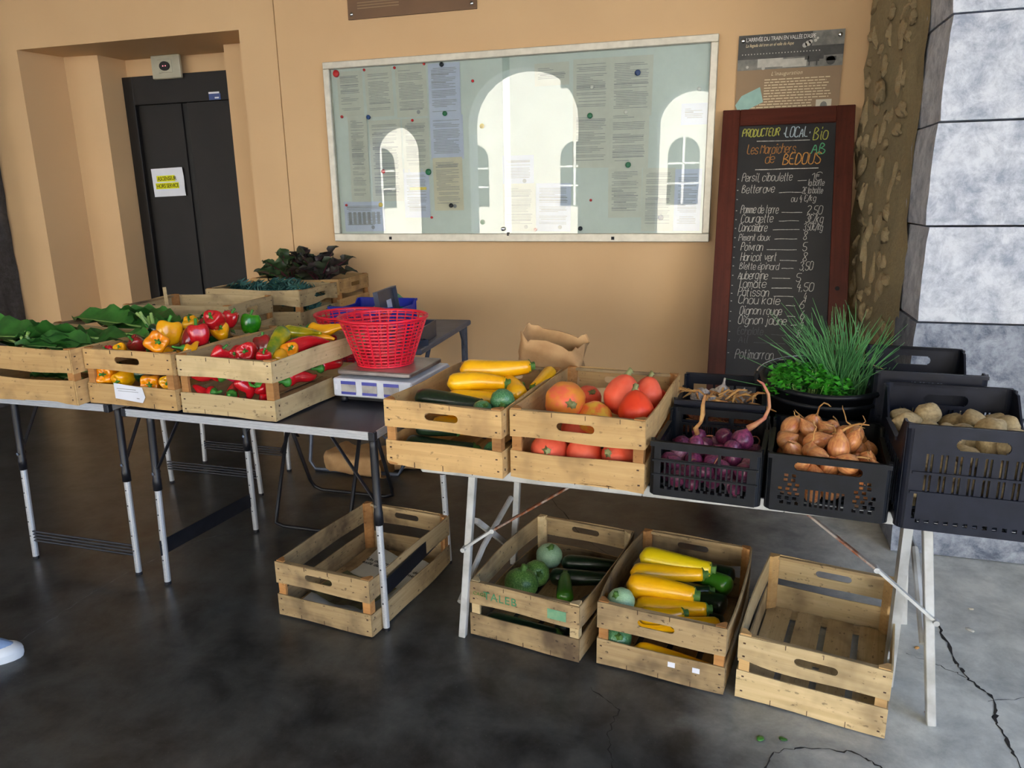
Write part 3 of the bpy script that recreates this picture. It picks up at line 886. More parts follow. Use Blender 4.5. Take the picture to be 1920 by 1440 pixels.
mag_me = {c: MB().lathe([(.013, 0), (.013, .006), (.010, .009), (.003, .0098)], 16).xf(Matrix.Rotation(radians(90), 4, 'X')).mesh('magnet', M['mag_' + c], True) for c in CN}
MLAB = ['large red magnet in the top left corner of the notice board', 'tiny red magnet over the second sheet of the top row', 'tiny red magnet over the third sheet of the top row', 'tiny red magnet between the third sheet and the tall bluish one', 'black magnet at the top of the tall bluish sheet', 'tiny red magnet alone on the bare board, left of the lock line',
        'dark blue magnet between the first and second sheet', 'green magnet where the two bluish sheets meet', 'tiny red magnet on the sleeve with the bent corner', 'red magnet low on the creased sleeve sheets', 'largest green magnet beside the cream letter', 'yellow magnet alone in the middle of the board',
        'green magnet alone near the bottom, left of the lock', 'yellow magnet on the landscape table sheet', 'dark magnet at the foot of the cream letter', 'blue magnet on the right tall sheet at the top', 'green magnet on the sheet below the left tall sheet', 'green magnet lower down on the long list',
        'blue magnet at the lower right on the narrow list', 'tiny red magnet alone on the lower right of the board', 'tiny red magnet below the bluish sheet with the orange line', 'tiny red magnet between the two bottom sheets by the lock', 'black magnet alone at the bottom edge, right half', 'white magnet on the left tall sheet',
        'white magnet on top of the long list', 'white magnet alone near the right frame', 'small red magnet at the left frame beside the narrow sleeve', 'tiny red magnet on the landscape table sheet']
for (x, z, c, sz), lab in zip(MAGS, MLAB):
    o = link('magnet', mag_me[c], None, (x, YW - .0285, z), None, (sz, 1, sz))
    tag(o, lab, 'magnet', 'magnets on the notice board')

# ------------------------------------------------------------------ chalkboard
cb = thing('chalkboard', 'tall chalkboard price list in a dark reddish wooden frame leaning on the wall', 'chalkboard')
ang = atan2(4.3 - 3.58, 1.907)
cb.matrix_world = Matrix.Translation((-.09, 3.58, 0.0)) @ Matrix.Rotation(-ang, 4, 'X')
LB, WB, FB = 2.036, .648, .088
slate = part('slate', MB().bx(.05, WB - .05, .012, .022, .05, LB - .05), M['slate'], cb)
for (x0, x1, z0, z1) in ((0, FB, 0, LB), (WB - FB, WB, 0, LB)):
    L = z1 - z0
    o = part('frame_stile', MB().bx(0, L, 0, .036, 0, x1 - x0), M['mahogany'], cb, bev=.003)
    o.matrix_local = Matrix.Translation((x1, 0, z0)) @ Matrix.Rotation(radians(-90), 4, 'Y')
for z0 in (0, LB - FB):
    part('frame_rail', MB().bx(0, WB - 2 * FB, .001, .035, 0, FB), M['mahogany'], cb, loc=(FB, 0, z0), bev=.003)
part('knot_hole', MB().lathe([(.011, 0), (.011, .001)], 14).xf(Matrix.Rotation(radians(90), 4, 'X')), M['inkdark'], cb, loc=(WB - .05, -.0005, 1.08))
GL = {'a': '46 42|45 36 16 05 03 12 32 43', 'b': '08 02|04 16 36 45 43 32 12 03', 'c': '45 36 16 05 03 12 32 43', 'd': '48 42|45 36 16 05 03 12 32 43', 'e': '04 44 45 36 16 05 03 12 32 43', 'f': '37 28 17 12|06 26',
      'g': '46 41 30 10 01|45 36 16 05 03 12 32 43', 'h': '08 02|04 16 36 45 42', 'i': '16 13 22|17 18', 'j': '26 21 10 01|27 28', 'k': '08 02|36 04|14 32', 'l': '18 13 22', 'm': '06 02|05 16 25 22|25 36 45 42', 'n': '06 02|04 16 36 45 42',
      'o': '16 05 03 12 32 43 45 36 16', 'p': '06 00|05 16 36 45 43 32 12 03', 'r': '06 02|04 16 36', 's': '45 36 16 05 14 34 43 32 12 03', 't': '18 13 22 32|06 36', 'u': '06 03 12 32 43|46 42', 'v': '06 22 46', 'x': '06 42|02 46',
      'A': '02 28 42|14 34', 'B': '02 08 37 36 15|05 15 44 43 32 02', 'C': '47 38 18 07 03 12 32 43', 'D': '02 08 28 46 44 22 02', 'E': '48 08 02 42|05 35', 'H': '08 02|48 42|05 45', 'L': '08 02 42', 'M': '02 08 25 48 42',
      'O': '18 07 03 12 32 43 47 38 18', 'P': '02 08 38 47 46 35 05', 'R': '02 08 38 47 46 35 05|25 42', 'S': '47 38 18 07 16 35 44 43 32 12 03', 'T': '08 48|28 22', 'U': '08 03 12 32 43 48',
      '0': '18 07 03 12 32 43 47 38 18', '1': '06 28 22', '2': '07 18 38 47 46 02 42', '3': '07 18 38 47 36 25 35 44 43 32 12 03', '4': '28 04 44|36 31', '5': '48 08 05 35 44 43 32 12 03', '6': '38 16 04 03 12 32 43 44 35 15 04', '8': '25 07 18 38 47 25 03 12 32 43 25',
      '€': '47 38 18 07 03 12 32 43|06 26|05 25', '/': '01 48', ',': '12 01', '.': '14 15', ' ': ''}
GL['é'] = GL['e'] + '|27 38'
GL['î'] = '16 13 22|07 18 27'
GL['â'] = GL['a'] + '|17 28 37'

def chaikin(p):
    if len(p) < 3:
        return p
    q = [p[0]]
    for a, b in zip(p[:-1], p[1:]):
        q += [a * .75 + b * .25, a * .25 + b * .75]
    return q + [p[-1]]

def stroke(mb, pts, w, y, rnd):
    for _ in range(2):
        pts = chaikin(pts)
    rows = []
    for i, p in enumerate(pts):
        d = pts[min(i + 1, len(pts) - 1)] - pts[max(i - 1, 0)]
        d = d.normalized() if d.length > 1e-9 else Vector((1, 0))
        n = Vector((-d.y, d.x)) * (w * rnd.uniform(.7, 1.15) / 2)
        rows.append([(p.x - n.x, y, p.y - n.y), (p.x + n.x, y, p.y + n.y)])
    mb.grid(rows)
CT = [('PRODUCTEUR', 0.105, 0.29, 1.888, 'y'), ('.LOCAL.', 0.307, 0.441, 1.878, 'b'), ('Bio', 0.453, 0.527, 1.859, 'y'), ('AB', 0.448, 0.516, 1.785, 'g'), ('_', 0.179, 0.439, 1.861, 'w'), ('Les Maraîchers', 0.133, 0.373, 1.793, 'o'), ('de', 0.224, 0.275, 1.742, 'o'), ('BEDOUS', 0.311, 0.498, 1.732, 'O'), ('_', 0.179, 0.486, 1.708, 'W'), ('Persil, ciboulette', 0.116, 0.364, 1.644, 'w'), ('_', 0.39, 0.433, 1.644, 'w'), ('1€', 0.454, 0.509, 1.643, 'w'), ('la botte', 0.439, 0.518, 1.615, 's'), ('Betterave', 0.119, 0.281, 1.582, 'w'), ('_', 0.302, 0.412, 1.582, 'w'), ('2€ la botte', 0.412, 0.512, 1.574, 's'), ('ou 4 €/kg', 0.363, 0.482, 1.533, 's'), ('Pomme de terre', 0.117, 0.305, 1.472, 'w'), ('_', 0.32, 0.419, 1.476, 'w'), ('2,50', 0.44, 0.516, 1.466, 'w'), ('Courgette', 0.122, 0.283, 1.423, 'w'), ('_', 0.309, 0.405, 1.431, 'w'), ('3€/kg', 0.437, 0.521, 1.42, 'w'), ('Concombre', 0.113, 0.255, 1.376, 'w'), ('_', 0.282, 0.41, 1.384, 'w'), ('3,50€/kg', 0.428, 0.52, 1.381, 's'), ('Piment doux', 0.116, 0.271, 1.327, 's'), ('_', 0.292, 0.401, 1.336, 'w'), ('8', 0.428, 0.449, 1.333, 'w'), ('Poivron', 0.13, 0.239, 1.274, 'w'), ('_', 0.257, 0.401, 1.279, 'w'), ('5', 0.428, 0.452, 1.273, 'w'), ('Haricot vert', 0.131, 0.307, 1.219, 'w'), ('_', 0.323, 0.405, 1.223, 'w'), ('8', 0.431, 0.455, 1.22, 'w'), ('Blette épinard', 0.128, 0.322, 1.175, 's'), ('_', 0.333, 0.391, 1.182, 'w'), ('3,50', 0.418, 0.483, 1.175, 'w'), ('Aubergine', 0.123, 0.271, 1.124, 'w'), ('_', 0.29, 0.377, 1.13, 'w'), ('5', 0.405, 0.431, 1.115, 'w'), ('Tomate', 0.125, 0.266, 1.078, 'w'), ('_', 0.29, 0.388, 1.079, 'W'), ('4,50', 0.407, 0.493, 1.067, 'w'), ('Pâtisson', 0.127, 0.281, 1.034, 'w'), ('_', 0.302, 0.397, 1.037, 'w'), ('4', 0.443, 0.461, 1.016, 'w'), ('Chou kale', 0.132, 0.336, 0.994, 'w'), ('_', 0.363, 0.407, 0.99, 'w'), ('6', 0.426, 0.452, 0.976, 'w'), ('Oignon rouge', 0.141, 0.347, 0.939, 'w'), ('_', 0.371, 0.41, 0.935, 'w'), ('6', 0.434, 0.455, 0.925, 'w'), ('Oignon jaune', 0.135, 0.373, 0.89, 'w'), ('_', 0.391, 0.42, 0.89, 'W'), ('4', 0.433, 0.452, 0.877, 'w'), ('Echalote', 0.135, 0.262, 0.834, 'f'), ('_', 0.301, 0.393, 0.838, 'f'), ('8', 0.42, 0.441, 0.828, 's'), ('Ail', 0.144, 0.192, 0.79, 'f'), ('_', 0.219, 0.372, 0.794, 'f'), ('Potimarron', 0.131, 0.318, 0.709, 's'), ('_', 0.331, 0.402, 0.714, 's')]
NARROW = dict(i=.55, l=.5, j=.7, t=.75, r=.75, f=.7, m=1.1, M=1.15)
NARROW.update({',': .4, '.': .45, ' ': .55, '1': .6, 'î': .55, '/': .8})
rc = random.Random(21)
for (s, u0, u1, v, c) in CT:
    mb = MB()
    ys = .0108
    if s == '_':
        stroke(mb, [Vector((u0 + (u1 - u0) * k / 4, v + rc.uniform(-.0015, .0015))) for k in range(5)], .0046 if c in 'Ww' and u1 - u0 > .2 else .0034, ys, rc)
        part('chalk_line', mb, M['chalk_' + c], cb)
        continue
    tot = sum(NARROW.get(ch, 1) for ch in s)
    ua = (u1 - u0) / tot
    hgt = {'y': .05, 'b': .055, 'g': .062, 'o': .052, 'O': .06, 's': .036, 'f': .04}.get(c, .044)
    if s == 'Bio':
        hgt = .07
    if s in ('PRODUCTEUR',):
        hgt = .042
    if s in ('la botte', '2€ la botte', 'ou 4 €/kg'):
        hgt = .034
    if s == 'Potimarron':
        hgt = .05
    u = u0
    thick = .0052 if c in 'ybgO' else .004 if c in 'oW' else .0032
    for ch in s:
        adv = NARROW.get(ch, 1) * ua
        g = GL[ch]
        if g:
            jx, jy = rc.uniform(-.04, .04) * ua, rc.uniform(-.002, .002)
            kx = adv * .80 / (4 if NARROW.get(ch, 1) >= .7 else 2.6)
            for stp in g.split('|'):
                pts = []
                for tok in stp.split():
                    X, Y = int(tok[0]), int(tok[1])
                    z = (Y - 2) / 6 * hgt
                    pts.append(Vector((u + jx + X * kx + z * .14 + rc.uniform(-.02, .02) * ua, v + jy + z + rc.uniform(-.0008, .0008))))
                stroke(mb, pts, thick, ys, rc)
        u += adv
    part('chalk_writing', mb, M['chalk_' + c], cb)
for v in (1.655, 1.595, 1.545, 1.485, 1.437, 1.39, 1.34, 1.29, 1.235, 1.19, 1.14, 1.087, 1.045, 1.005, .95, .9, .845, .80, .735):
    part('chalk_bullet', MB().bx(.094, .101, .0105, .0108, v, v + .004), M['chalk_s'], cb)

# ================================================================== TABLES
def RZ(a):
    return Matrix.Rotation(radians(a), 4, 'Z')

def paste_table(name, label, x0, x1, y0, y1, z, rotz, legdirs):
    """light folding table: black top, ribbed aluminium edge, tube legs with black upper halves.
    legdirs: 'x' braces join legs along x (short side along x), 'y' braces join legs along y"""
    cx, cy = (x0 + x1) / 2, (y0 + y1) / 2
    t = thing(name, label, 'table', (cx, cy, 0), radians(rotz))
    a, b = (x1 - x0) / 2, (y1 - y0) / 2
    part('table_top', MB().bx(-a + .004, a - .004, -b + .004, b - .004, z - .022, z), M['blacktop'], t)
    for (p, q, nx, ny) in (((-a, -b), (a, -b), 0, -1), ((-a, b), (a, b), 0, 1), ((-a, -b), (-a, b), -1, 0), ((a, -b), (a, b), 1, 0)):
        mb = MB()
        for k in range(3):
            zz = z - .026 + k * .0095
            mb.bx(min(p[0], q[0]) - (.003 if nx < 0 else 0), max(p[0], q[0]) + (.003 if nx > 0 else 0), min(p[1], q[1]) - (.003 if ny < 0 else 0), max(p[1], q[1]) + (.003 if ny > 0 else 0), zz, zz + .0075)
        mb.bx(min(p[0], q[0]) - .001, max(p[0], q[0]) + .001, min(p[1], q[1]) - .001, max(p[1], q[1]) + .001, z - .027, z + .001)
        part('edge_strip', mb, M['alu'], t)
    for sx_ in (-1, 1):
        for sy_ in (-1, 1):
            part('corner_cap', MB().bx(sx_ * a - .012, sx_ * a + .012, sy_ * b - .012, sy_ * b + .012, z - .030, z + .0015).xf(Matrix.Translation((-sx_ * .0075, -sy_ * .0075, 0))), M['blackmetal'], t, bev=.003)
    for (lx, ly, bx_, by_) in legdirs:
        P = Vector((lx, ly, 0))
        Tp = Vector((lx * .97, ly * .94, z - .03))
        hi = P.lerp(Tp, .60)
        part('leg', MB().tube([P + Vector((0, 0, .0)), hi], .0125, 12), M['alu'], t, smooth=False)
        part('leg_sleeve', MB().tube([P.lerp(Tp, .56), P.lerp(Tp, .62), P.lerp(Tp, .63), P.lerp(Tp, .85), P.lerp(Tp, .95), Tp], [.0165, .0165, .0145, .0145, .014, .014], 12), M['blackmetal'], t, smooth=True)
        part('leg_foot', MB().tube([P, P + Vector((0, 0, .012))], .0135, 12), M['blackmetal'], t)
        part('stay', MB().bar(P.lerp(Tp, .66), Vector((lx - bx_ * .17 * (1 if lx > 0 else -1), ly - by_ * .17 * (1 if ly > 0 else -1), z - .03)), .014, .004), M['blackmetal'], t)
        part('rivet', MB().lathe([(.006, -.018), (.006, .018)], 10).xf(Matrix.Rotation(radians(90), 4, 'X')), M['chrome'], t, loc=P.lerp(Tp, .66))
        h_ = MB()
        for k in range(5):
            p = P.lerp(hi, .25 + .15 * k)
            h_.lathe([(.003, -.0132), (.003, .0132)], 8)
            h_.xf(Matrix.Translation(p) @ Matrix.Rotation(radians(90), 4, 'X'), len(h_.v) - 16)
        part('peg_holes', h_, M['liftblack'], t, kind='stuff')
    return t

# table 1: long side runs towards the wall; table 2 and 3
t1 = paste_table('folding_table', 'folding table under the leafy greens, nearest the left edge', -2.83, -2.20, 2.10, 3.10, .745, 0, [(-.28, -.42, 0, 1), (.26, -.42, 0, 1), (-.33, .46, 0, 1), (.25, .43, 0, 1)])
for yy in (-.42, .445):
    for k in range(4):
        part('brace_rod', MB().tube([(-.28 if yy < 0 else -.33, yy, .085 + .014 * k), (.26 if yy < 0 else .25, yy, .085 + .014 * k)], .0045, 8), M['blackmetal'], t1)
t2 = paste_table('folding_table', 'folding table under the peppers with black strap between its left legs', -2.11, -1.07, 2.065, 2.66, .740, -2.2, [(-.485, -.235, 1, 0), (-.45, .27, 1, 0), (.505, -.265, 1, 0), (.52, .255, 1, 0)])
for s in (-1, 1):
    part('brace_strap', MB().bar((-.483 if s < 0 else .507, -.25, .16), (-.452 if s < 0 else .518, .26, .16), .004, .062), M['blackmetal'], t2)
t3 = paste_table('folding_table', 'folding table against the wall under the kale and beetroot crates', -2.88, -2.26, 3.30, 4.30, .775, 0, [(-.31, -.43, 0, 1), (.25, -.43, 0, 1), (-.31, .43, 0, 1), (.25, .43, 0, 1)])
for yy in (-.43, .43):
    for k in range(4):
        part('brace_rod', MB().tube([(-.31, yy, .09 + .014 * k), (.25, yy, .09 + .014 * k)], .0045, 8), M['blackmetal'], t3)

# black U-leg folding table behind the peppers
t4 = thing('folding_table', 'black table on U-shaped tube legs behind the pepper crates', 'table', (-1.78, 2.93, 0), 0)
part('table_top', MB().bx(-.31, .31, -.24, .24, .715, .735), M['blacktop'], t4, bev=.004)
for (yb, yt, x0, x1) in ((-.22, .06, -.19, .19), (.22, -.06, -.25, .21)):
    c = .05
    pts = [(x0, yt, .715), (x0, yb + (yt - yb) * .09, .07), (x0 + .008, yb, .025), (x0 + c, yb, .012), (x1 - c, yb, .012), (x1 - .008, yb, .025), (x1, yb + (yt - yb) * .09, .07), (x1, yt, .715)]
    part('u_leg', MB().tube(pts, .0095, 10), M['blackmetal'], t4, smooth=True)
    part('stay', MB().bar((x0, yb * .55, .33), (x0 + .02, -yb * .5, .60), .012, .005), M['blackmetal'], t4)

# grey table further back
t5 = thing('folding_table', 'blue-grey folding table with the cash box near the wall', 'table', (-1.76, 3.66, 0), radians(4))
part('table_top', MB().bx(-.31, .31, -.46, .44, .735, .765), M['greytop'], t5, bev=.006)
for yb in (-.22, .36):
    x0, x1 = -.46 if yb < 0 else -.28, .09 if yb < 0 else .28
    pts = [(x0 * .8, yb, .735), (x0, yb, .06), (x0 + .03, yb, .012), (x1 - .03, yb, .012), (x1, yb, .06), (max(x1, .27), yb, .735)]
    part('u_leg', MB().tube(pts, .011, 10), M['greymetal'], t5, smooth=True)
part('corner_leg', MB().tube([(.285, .40, .735), (.285, .40, .0)], .011, 10), M['greymetal'], t5)
part('stay', MB().bar((.285, .40, .56), (.285, .28, .735), .012, .005), M['greymetal'], t5)

# right-hand aluminium table
rtb = thing('folding_table', 'dull aluminium table with rusty stays under the squash and onion crates', 'table', (0, 0, 0), 0)
zt = .632
part('table_top', MB().add([(-.945, 2.112, zt - .008), (.62, 2.052, zt - .008), (.65, 2.85, zt - .008), (-.915, 2.91, zt - .008), (-.945, 2.112, zt), (.62, 2.052, zt), (.65, 2.85, zt), (-.915, 2.91, zt)], [(3, 2, 1, 0), (4, 5, 6, 7), (0, 1, 5, 4), (1, 2, 6, 5), (2, 3, 7, 6), (3, 0, 4, 7)]), M['blacktop'], rtb)
for (p, q) in (((-.945, 2.112), (-.22, 2.085)), ((-.219, 2.085), (.18, 2.069)), ((.181, 2.069), (.62, 2.052)), ((-.915, 2.91), (.65, 2.85)), ((-.945, 2.112), (-.915, 2.91)), ((.62, 2.052), (.65, 2.85))):
    part('edge_rail', MB().bar((p[0], p[1], zt - .018), (q[0], q[1], zt - .018), .012, .036), M['alu_dull'], rtb, bev=.002)
LEGS = [((-.823, 2.114, 0), (-.775, 2.135, zt - .03)), ((.616, 2.053, 0), (.545, 2.075, zt - .03)), ((.647, 2.593, 0), (.60, 2.62, zt - .03)), ((-.80, 2.66, 0), (-.76, 2.65, zt - .03))]
for p, q in LEGS:
    part('leg', MB().bar(p, q, .024, .026, (0, 1, 0)), M['alu_dull'], rtb, bev=.002)
part('leg_bar', MB().bar((-.865, 2.40, .30), (-.80, 2.64, .08), .02, .02), M['alu_dull'], rtb)
part('leg_brace', MB().tube([(.575, 2.07, .24), (.58, 2.30, .42), (.60, 2.60, .40)], .011, 8), M['alu_dull'], rtb)
part('leg_brace', MB().tube([(-.80, 2.64, .30), (-.825, 2.36, .22), (-.835, 2.13, .12)], .011, 8), M['alu_dull'], rtb)
for (p, m_, q) in (((-.803, 2.103, .34), (-.70, 2.105, .42), (-.44, 2.12, zt - .036)), ((.588, 2.046, .33), (.43, 2.06, .46), (.24, 2.08, zt - .036))):
    part('stay', MB().bar(p, m_, .008, .02, (0, 1, 0)).xf(Matrix.Identity(4)), M['alu_dull'], rtb)
    part('stay', MB().bar(Vector(m_) + Vector((0, -.006, 0)), q, .006, .02, (0, 1, 0)), M['rust'], rtb, label='rusty upper stay of the table leg')
    for c in (p, m_):
        part('rivet', MB().lathe([(.008, -.012), (.008, .012)], 12).xf(Matrix.Rotation(radians(90), 4, 'X')), M['alu_dull'], rtb, loc=(c[0], c[1] - .006, c[2]))

# ================================================================== WOODEN CRATES
def slat_mesh(name, L, h, t, mat, hole=None, bow=0.0, seed=0, edge=.002, chip=0.0):
    r = random.Random(seed)
    xs = [-L / 2 + L * k / 12 for k in range(13)]
    if hole:
        hx, hz, ha, hb = hole
        xs = [x for x in xs if abs(x - hx) > ha + .012] + [hx + ha * cos(pi * k / 14) for k in range(15)]
        xs = sorted(set(xs))
    ph = [r.uniform(0, 6.28) for _ in range(4)]
    vs, fs = [], []
    cols = []
    for x in xs:
        lo = edge * sin(x * 17 + ph[0]) + chip * max(0, sin(x * 9 + ph[2])) ** 6
        hi = h + edge * sin(x * 13 + ph[1])
        y = bow * (1 - (2 * x / L) ** 2) + .001 * sin(x * 11 + ph[3])
        zc_ = hole[1] if hole else h / 2
        hh = 0
        if hole and abs(x - hole[0]) < hole[2] - 1e-6:
            ax = abs(x - hole[0])
            a0 = hole[2] - hole[3]
            hh = hole[3] if ax < a0 else sqrt(max(0, hole[3] ** 2 - (ax - a0) ** 2))
        ids = []
        for side in (0, 1):
            yy = y + (0 if side == 0 else t)
            base = len(vs)
            if hh > 1e-5:
                vs += [(x, yy, lo), (x, yy, zc_ - hh), (x, yy, zc_ + hh), (x, yy, hi)]
                ids.append((base, base + 1, base + 2, base + 3))
            else:
                vs += [(x, yy, lo), (x, yy, zc_), (x, yy, hi)]
                ids.append((base, base + 1, base + 1, base + 2))
        cols.append((ids, hh > 1e-5))
    for (a, oa), (b, ob) in zip(cols[:-1], cols[1:]):
        A, B = a[0], b[0]
        A2, B2 = a[1], b[1]
        fs += [(A[0], B[0], B[1], A[1]), (A[2], B[2], B[3], A[3]), (A2[1], B2[1], B2[0], A2[0]), (A2[3], B2[3], B2[2], A2[2])]
        fs += [(A[0], A2[0], B2[0], B[0]), (A[3], B[3], B2[3], A2[3])]
        if oa or ob:
            fs += [(A[1], B[1], B2[1], A2[1]), (A[2], A2[2], B2[2], B[2])]
    for (a, _), s in ((cols[0], 0), (cols[-1], 1)):
        f1 = (a[0][0], a[0][1], a[1][1], a[1][0])
        f2 = (a[0][2], a[0][3], a[1][3], a[1][2])
        fs += [f1, f2] if s else [tuple(reversed(f1)), tuple(reversed(f2))]
    mb = MB()
    mb.v, mb.f = vs, fs
    return mb.mesh(name, mat)

nail_mb = MB()
_slat_cache = {}
def get_slat(L, h, mat, hole, var, bow):
    k = (round(L, 3), round(h, 3), mat, bool(hole), var, round(bow, 4))
    if k not in _slat_cache:
        _slat_cache[k] = slat_mesh('slat', L, h, .0045, M[mat], (0.0 + .012 * (var - 1), h * .52, .058, .0125) if hole else None, bow, var * 7 + int(L * 100), .0016 + .0008 * var, .010 if var == 2 else 0)
    return _slat_cache[k]

def crate(label, w, L, H, cx, cy, z, rot, mat='wood', post='wood_warm', seed=0, bow=.0, gap=.030, group='wooden crates', front_hole=True):
    """w short side (ends carry the hand holes), L long side; local Y is the long axis, ends at -L/2 and +L/2"""
    r = random.Random(seed)
    c = thing('wooden_crate', label, 'crate', (cx, cy, z), radians(rot), group)
    sh = (H - gap - .004) / 2
    t = .0045
    for e, yy in ((0, -L / 2), (1, L / 2)):
        R = Matrix.Rotation(0 if e == 0 else pi, 4, 'Z')
        for lvl in (0, 1):
            z0 = .004 if lvl == 0 else H - sh
            me = get_slat(w, sh, mat, lvl == 1 and (e == 1 or front_hole), r.randrange(3), -.002 * r.random())
            link('end_slat', me, c, M=Matrix.Translation((0, yy, z0)) @ R)
        part('top_rail', MB().bx(-w / 2 + .006, w / 2 - .006, -.007, .007, -.010, 0), M['wood_grey'], c, loc=(0, yy + (.0115 if e == 0 else -.0115), H - .001))
    for s in (-1, 1):
        R = Matrix.Rotation(pi / 2 if s > 0 else -pi / 2, 4, 'Z')
        for lvl in (0, 1):
            z0 = .004 if lvl == 0 else H - sh
            me = get_slat(L - .012, sh, mat, False, r.randrange(3), -bow * r.choice((.5, 1, 1.4)))
            link('side_slat', me, c, M=Matrix.Translation((s * w / 2, 0, z0)) @ R)
    for sx_ in (-1, 1):
        for sy_ in (-1, 1):
            px, py = sx_ * (w / 2 - .0045), sy_ * (L / 2 - .005)
            poly = [(px, py), (px - sx_ * .030, py), (px - sx_ * .030, py - sy_ * .010), (px - sx_ * .010, py - sy_ * .030), (px, py - sy_ * .030)]
            if sx_ * sy_ < 0:
                poly.reverse()
            part('corner_post', MB().prism(poly, .004, H + .003), M[post], c)
    nb_ = 4
    bw_ = (w - .02 - .02 * (nb_ - 1)) / nb_
    for k in range(nb_):
        x = -w / 2 + .01 + bw_ / 2 + k * (bw_ + .02)
        o = link('bottom_board', get_board(L - .02, bw_, mat), c, M=Matrix.Translation((x, 0, .009)) @ Matrix.Rotation(pi / 2, 4, 'Z'))
    for yy in (-L / 2 + .035, 0, L / 2 - .035):
        link('bottom_batten', get_board(w - .012, .055, mat), c, M=Matrix.Translation((0, yy, .004)))
    nl = MB()
    for sx_ in (-1, 1):
        for e in (-1, 1):
            for lvl in (0, 1):
                z0 = .004 if lvl == 0 else H - sh
                for q in (.22, .75):
                    zz = z0 + sh * q + r.uniform(-.006, .006)
                    x = sx_ * (w / 2 - .016 + r.uniform(-.003, .003))
                    nl.box((x, e * (L / 2 + .0004), zz), (.007, .0016, .0042))
                    nl.box((sx_ * (w / 2 + .0004), e * (L / 2 - .022), zz), (.0016, .0042, .007))
    for k in (-.25, .25, 0):
        for e in (-1, 1):
            nl.box((k * w, e * (L / 2 + .0004), .012), (.0018, .0016, .018))
            nl.box((k * w + .03, e * (L / 2 + .0004), H - .008), (.0018, .0016, .014))
    part('nail_heads', nl, M['nail'], c, kind='stuff')
    return c
_boards = {}
def get_board(L, w, mat):
    k = (round(L, 3), round(w, 3), mat)
    if k not in _boards:
        _boards[k] = MB().bx(-L / 2, L / 2, -w / 2, w / 2, -.0022, .0022).mesh('board', M[mat])
    return _boards[k]

def fc(x, y, rot, d):
    """front centre -> centre"""
    a = radians(rot)
    return x - sin(a) * d / 2, y + cos(a) * d / 2

CR = {}
def put(key, label, x, y, rot, w, d, H, z, **kw):
    cx, cy = fc(x, y, rot, d)
    if w <= d:
        CR[key] = crate(label, w, d, H, cx, cy, z, rot, **kw)
    else:
        CR[key] = crate(label, d, w, H, cx, cy, z, rot + 90, **kw)
put('W1', 'wooden crate lined with newspaper on the floor under the pepper table', -1.318, 2.039, -6.7, .40, .58, .215, .002, mat='wood_grey', seed=1, bow=.006, gap=.046)
put('W2', 'wooden crate with green TALEB print on the floor, holding round courgettes', -.601, 2.095, -9.4, .40, .60, .205, .002, mat='wood_grey', seed=2, bow=.010, post='wood_pale', gap=.040, front_hole=False)
put('W3', 'wooden crate of yellow courgettes on the floor, middle of the three', -.151, 2.049, -8.1, .40, .58, .224, .002, mat='wood_grey', seed=3, bow=.012, gap=.040)
put('W4', 'empty wooden crate on the floor at the right', .279, 1.986, -11.2, .405, .57, .213, .002, mat='wood_pale', seed=4, bow=.004, post='wood', gap=.028)
put('W5', 'wooden crate of yellow courgettes on the aluminium table', -.837, 2.028, -5.1, .405, .60, .22, .634, mat='wood', seed=5, bow=.002, gap=.044)
put('W6', 'wooden crate of orange pumpkins on the aluminium table', -.413, 2.022, -5.0, .412, .61, .22, .634, mat='wood', seed=6, bow=.002, gap=.044)
put('W7', 'wooden crate of long red peppers on the black table', -1.651, 2.074, -3.3, .40, .60, .21, .743, mat='wood_pale', seed=7, bow=.002, gap=.062, front_hole=False)
put('W8', 'wooden crate of mixed bell peppers with a white tag', -2.068, 2.085, -3.3, .41, .60, .21, .748, mat='wood', seed=8, bow=.002, gap=.052)
put('W9', 'wooden crate of chard at the left edge, long side to the front', -2.58, 2.055, -1.0, .60, .40, .21, .749, mat='wood', seed=9, bow=.003)
put('W9b', 'wooden crate of greens behind the front chard crate', -2.60, 2.50, -6.0, .58, .40, .21, .750, mat='wood_pale', seed=10, bow=.003)
put('W10', 'empty wooden crate behind the bell peppers with a broken hand hole', -2.664, 3.037, 5.0, .60, .42, .21, .762, mat='wood_pale', seed=11, bow=.003)
put('W11', 'wooden crate of kale on the rear table', -2.546, 3.505, .6, .60, .41, .21, .787, mat='wood_pale', seed=12, bow=.003)
put('W12', 'wooden crate of beetroot against the wall', -2.545, 3.928, 2.0, .60, .40, .21, .800, mat='wood', seed=13, bow=.003)

# marks on the crates
c2 = CR['W2']
o = link('stencil', txt_mesh('stencil', 'TALEB', .040, nmat('green_stencil', rgb(52, 124, 84), rgb(84, 140, 100), 60, rough=.9), space=1.15), c2, (-.145, -.3035, .152), (radians(90), 0, 0))
o = link('stencil', txt_mesh('stencil', 'CAGE', .018, M['courgette_stem'], space=1.1), c2, (-.185, -.3035, .160), (radians(90), 0, 0))
part('green_patch', MB().bx(.09, .155, -.3035, -.302, .14, .175), nmat('faded_green_print', rgb(96, 150, 116), rgb(120, 160, 124), 40, rough=.9), c2)
c8 = CR['W8']
part('paper_tag', MB().add([(-.075, -.3025, .030), (.055, -.3045, .022), (.070, -.3045, .045), (.060, -.3040, .080), (-.075, -.3025, .088)], [(0, 1, 2, 3, 4)]), M['paper'], c8)
part('tag_writing', MB().bx(-.06, .03, -.3052, -.3048, .068, .070).bx(-.055, .04, -.3054, -.305, .060, .0615).bx(.03, .042, -.3056, -.3051, .036, .039), M['ink'], c8)
c3 = CR['W3']
for x in (.03, .105):
    part('paper_scrap', MB().bx(x, x + .022, -.2925, -.291, .055, .072), M['paper'], c3)

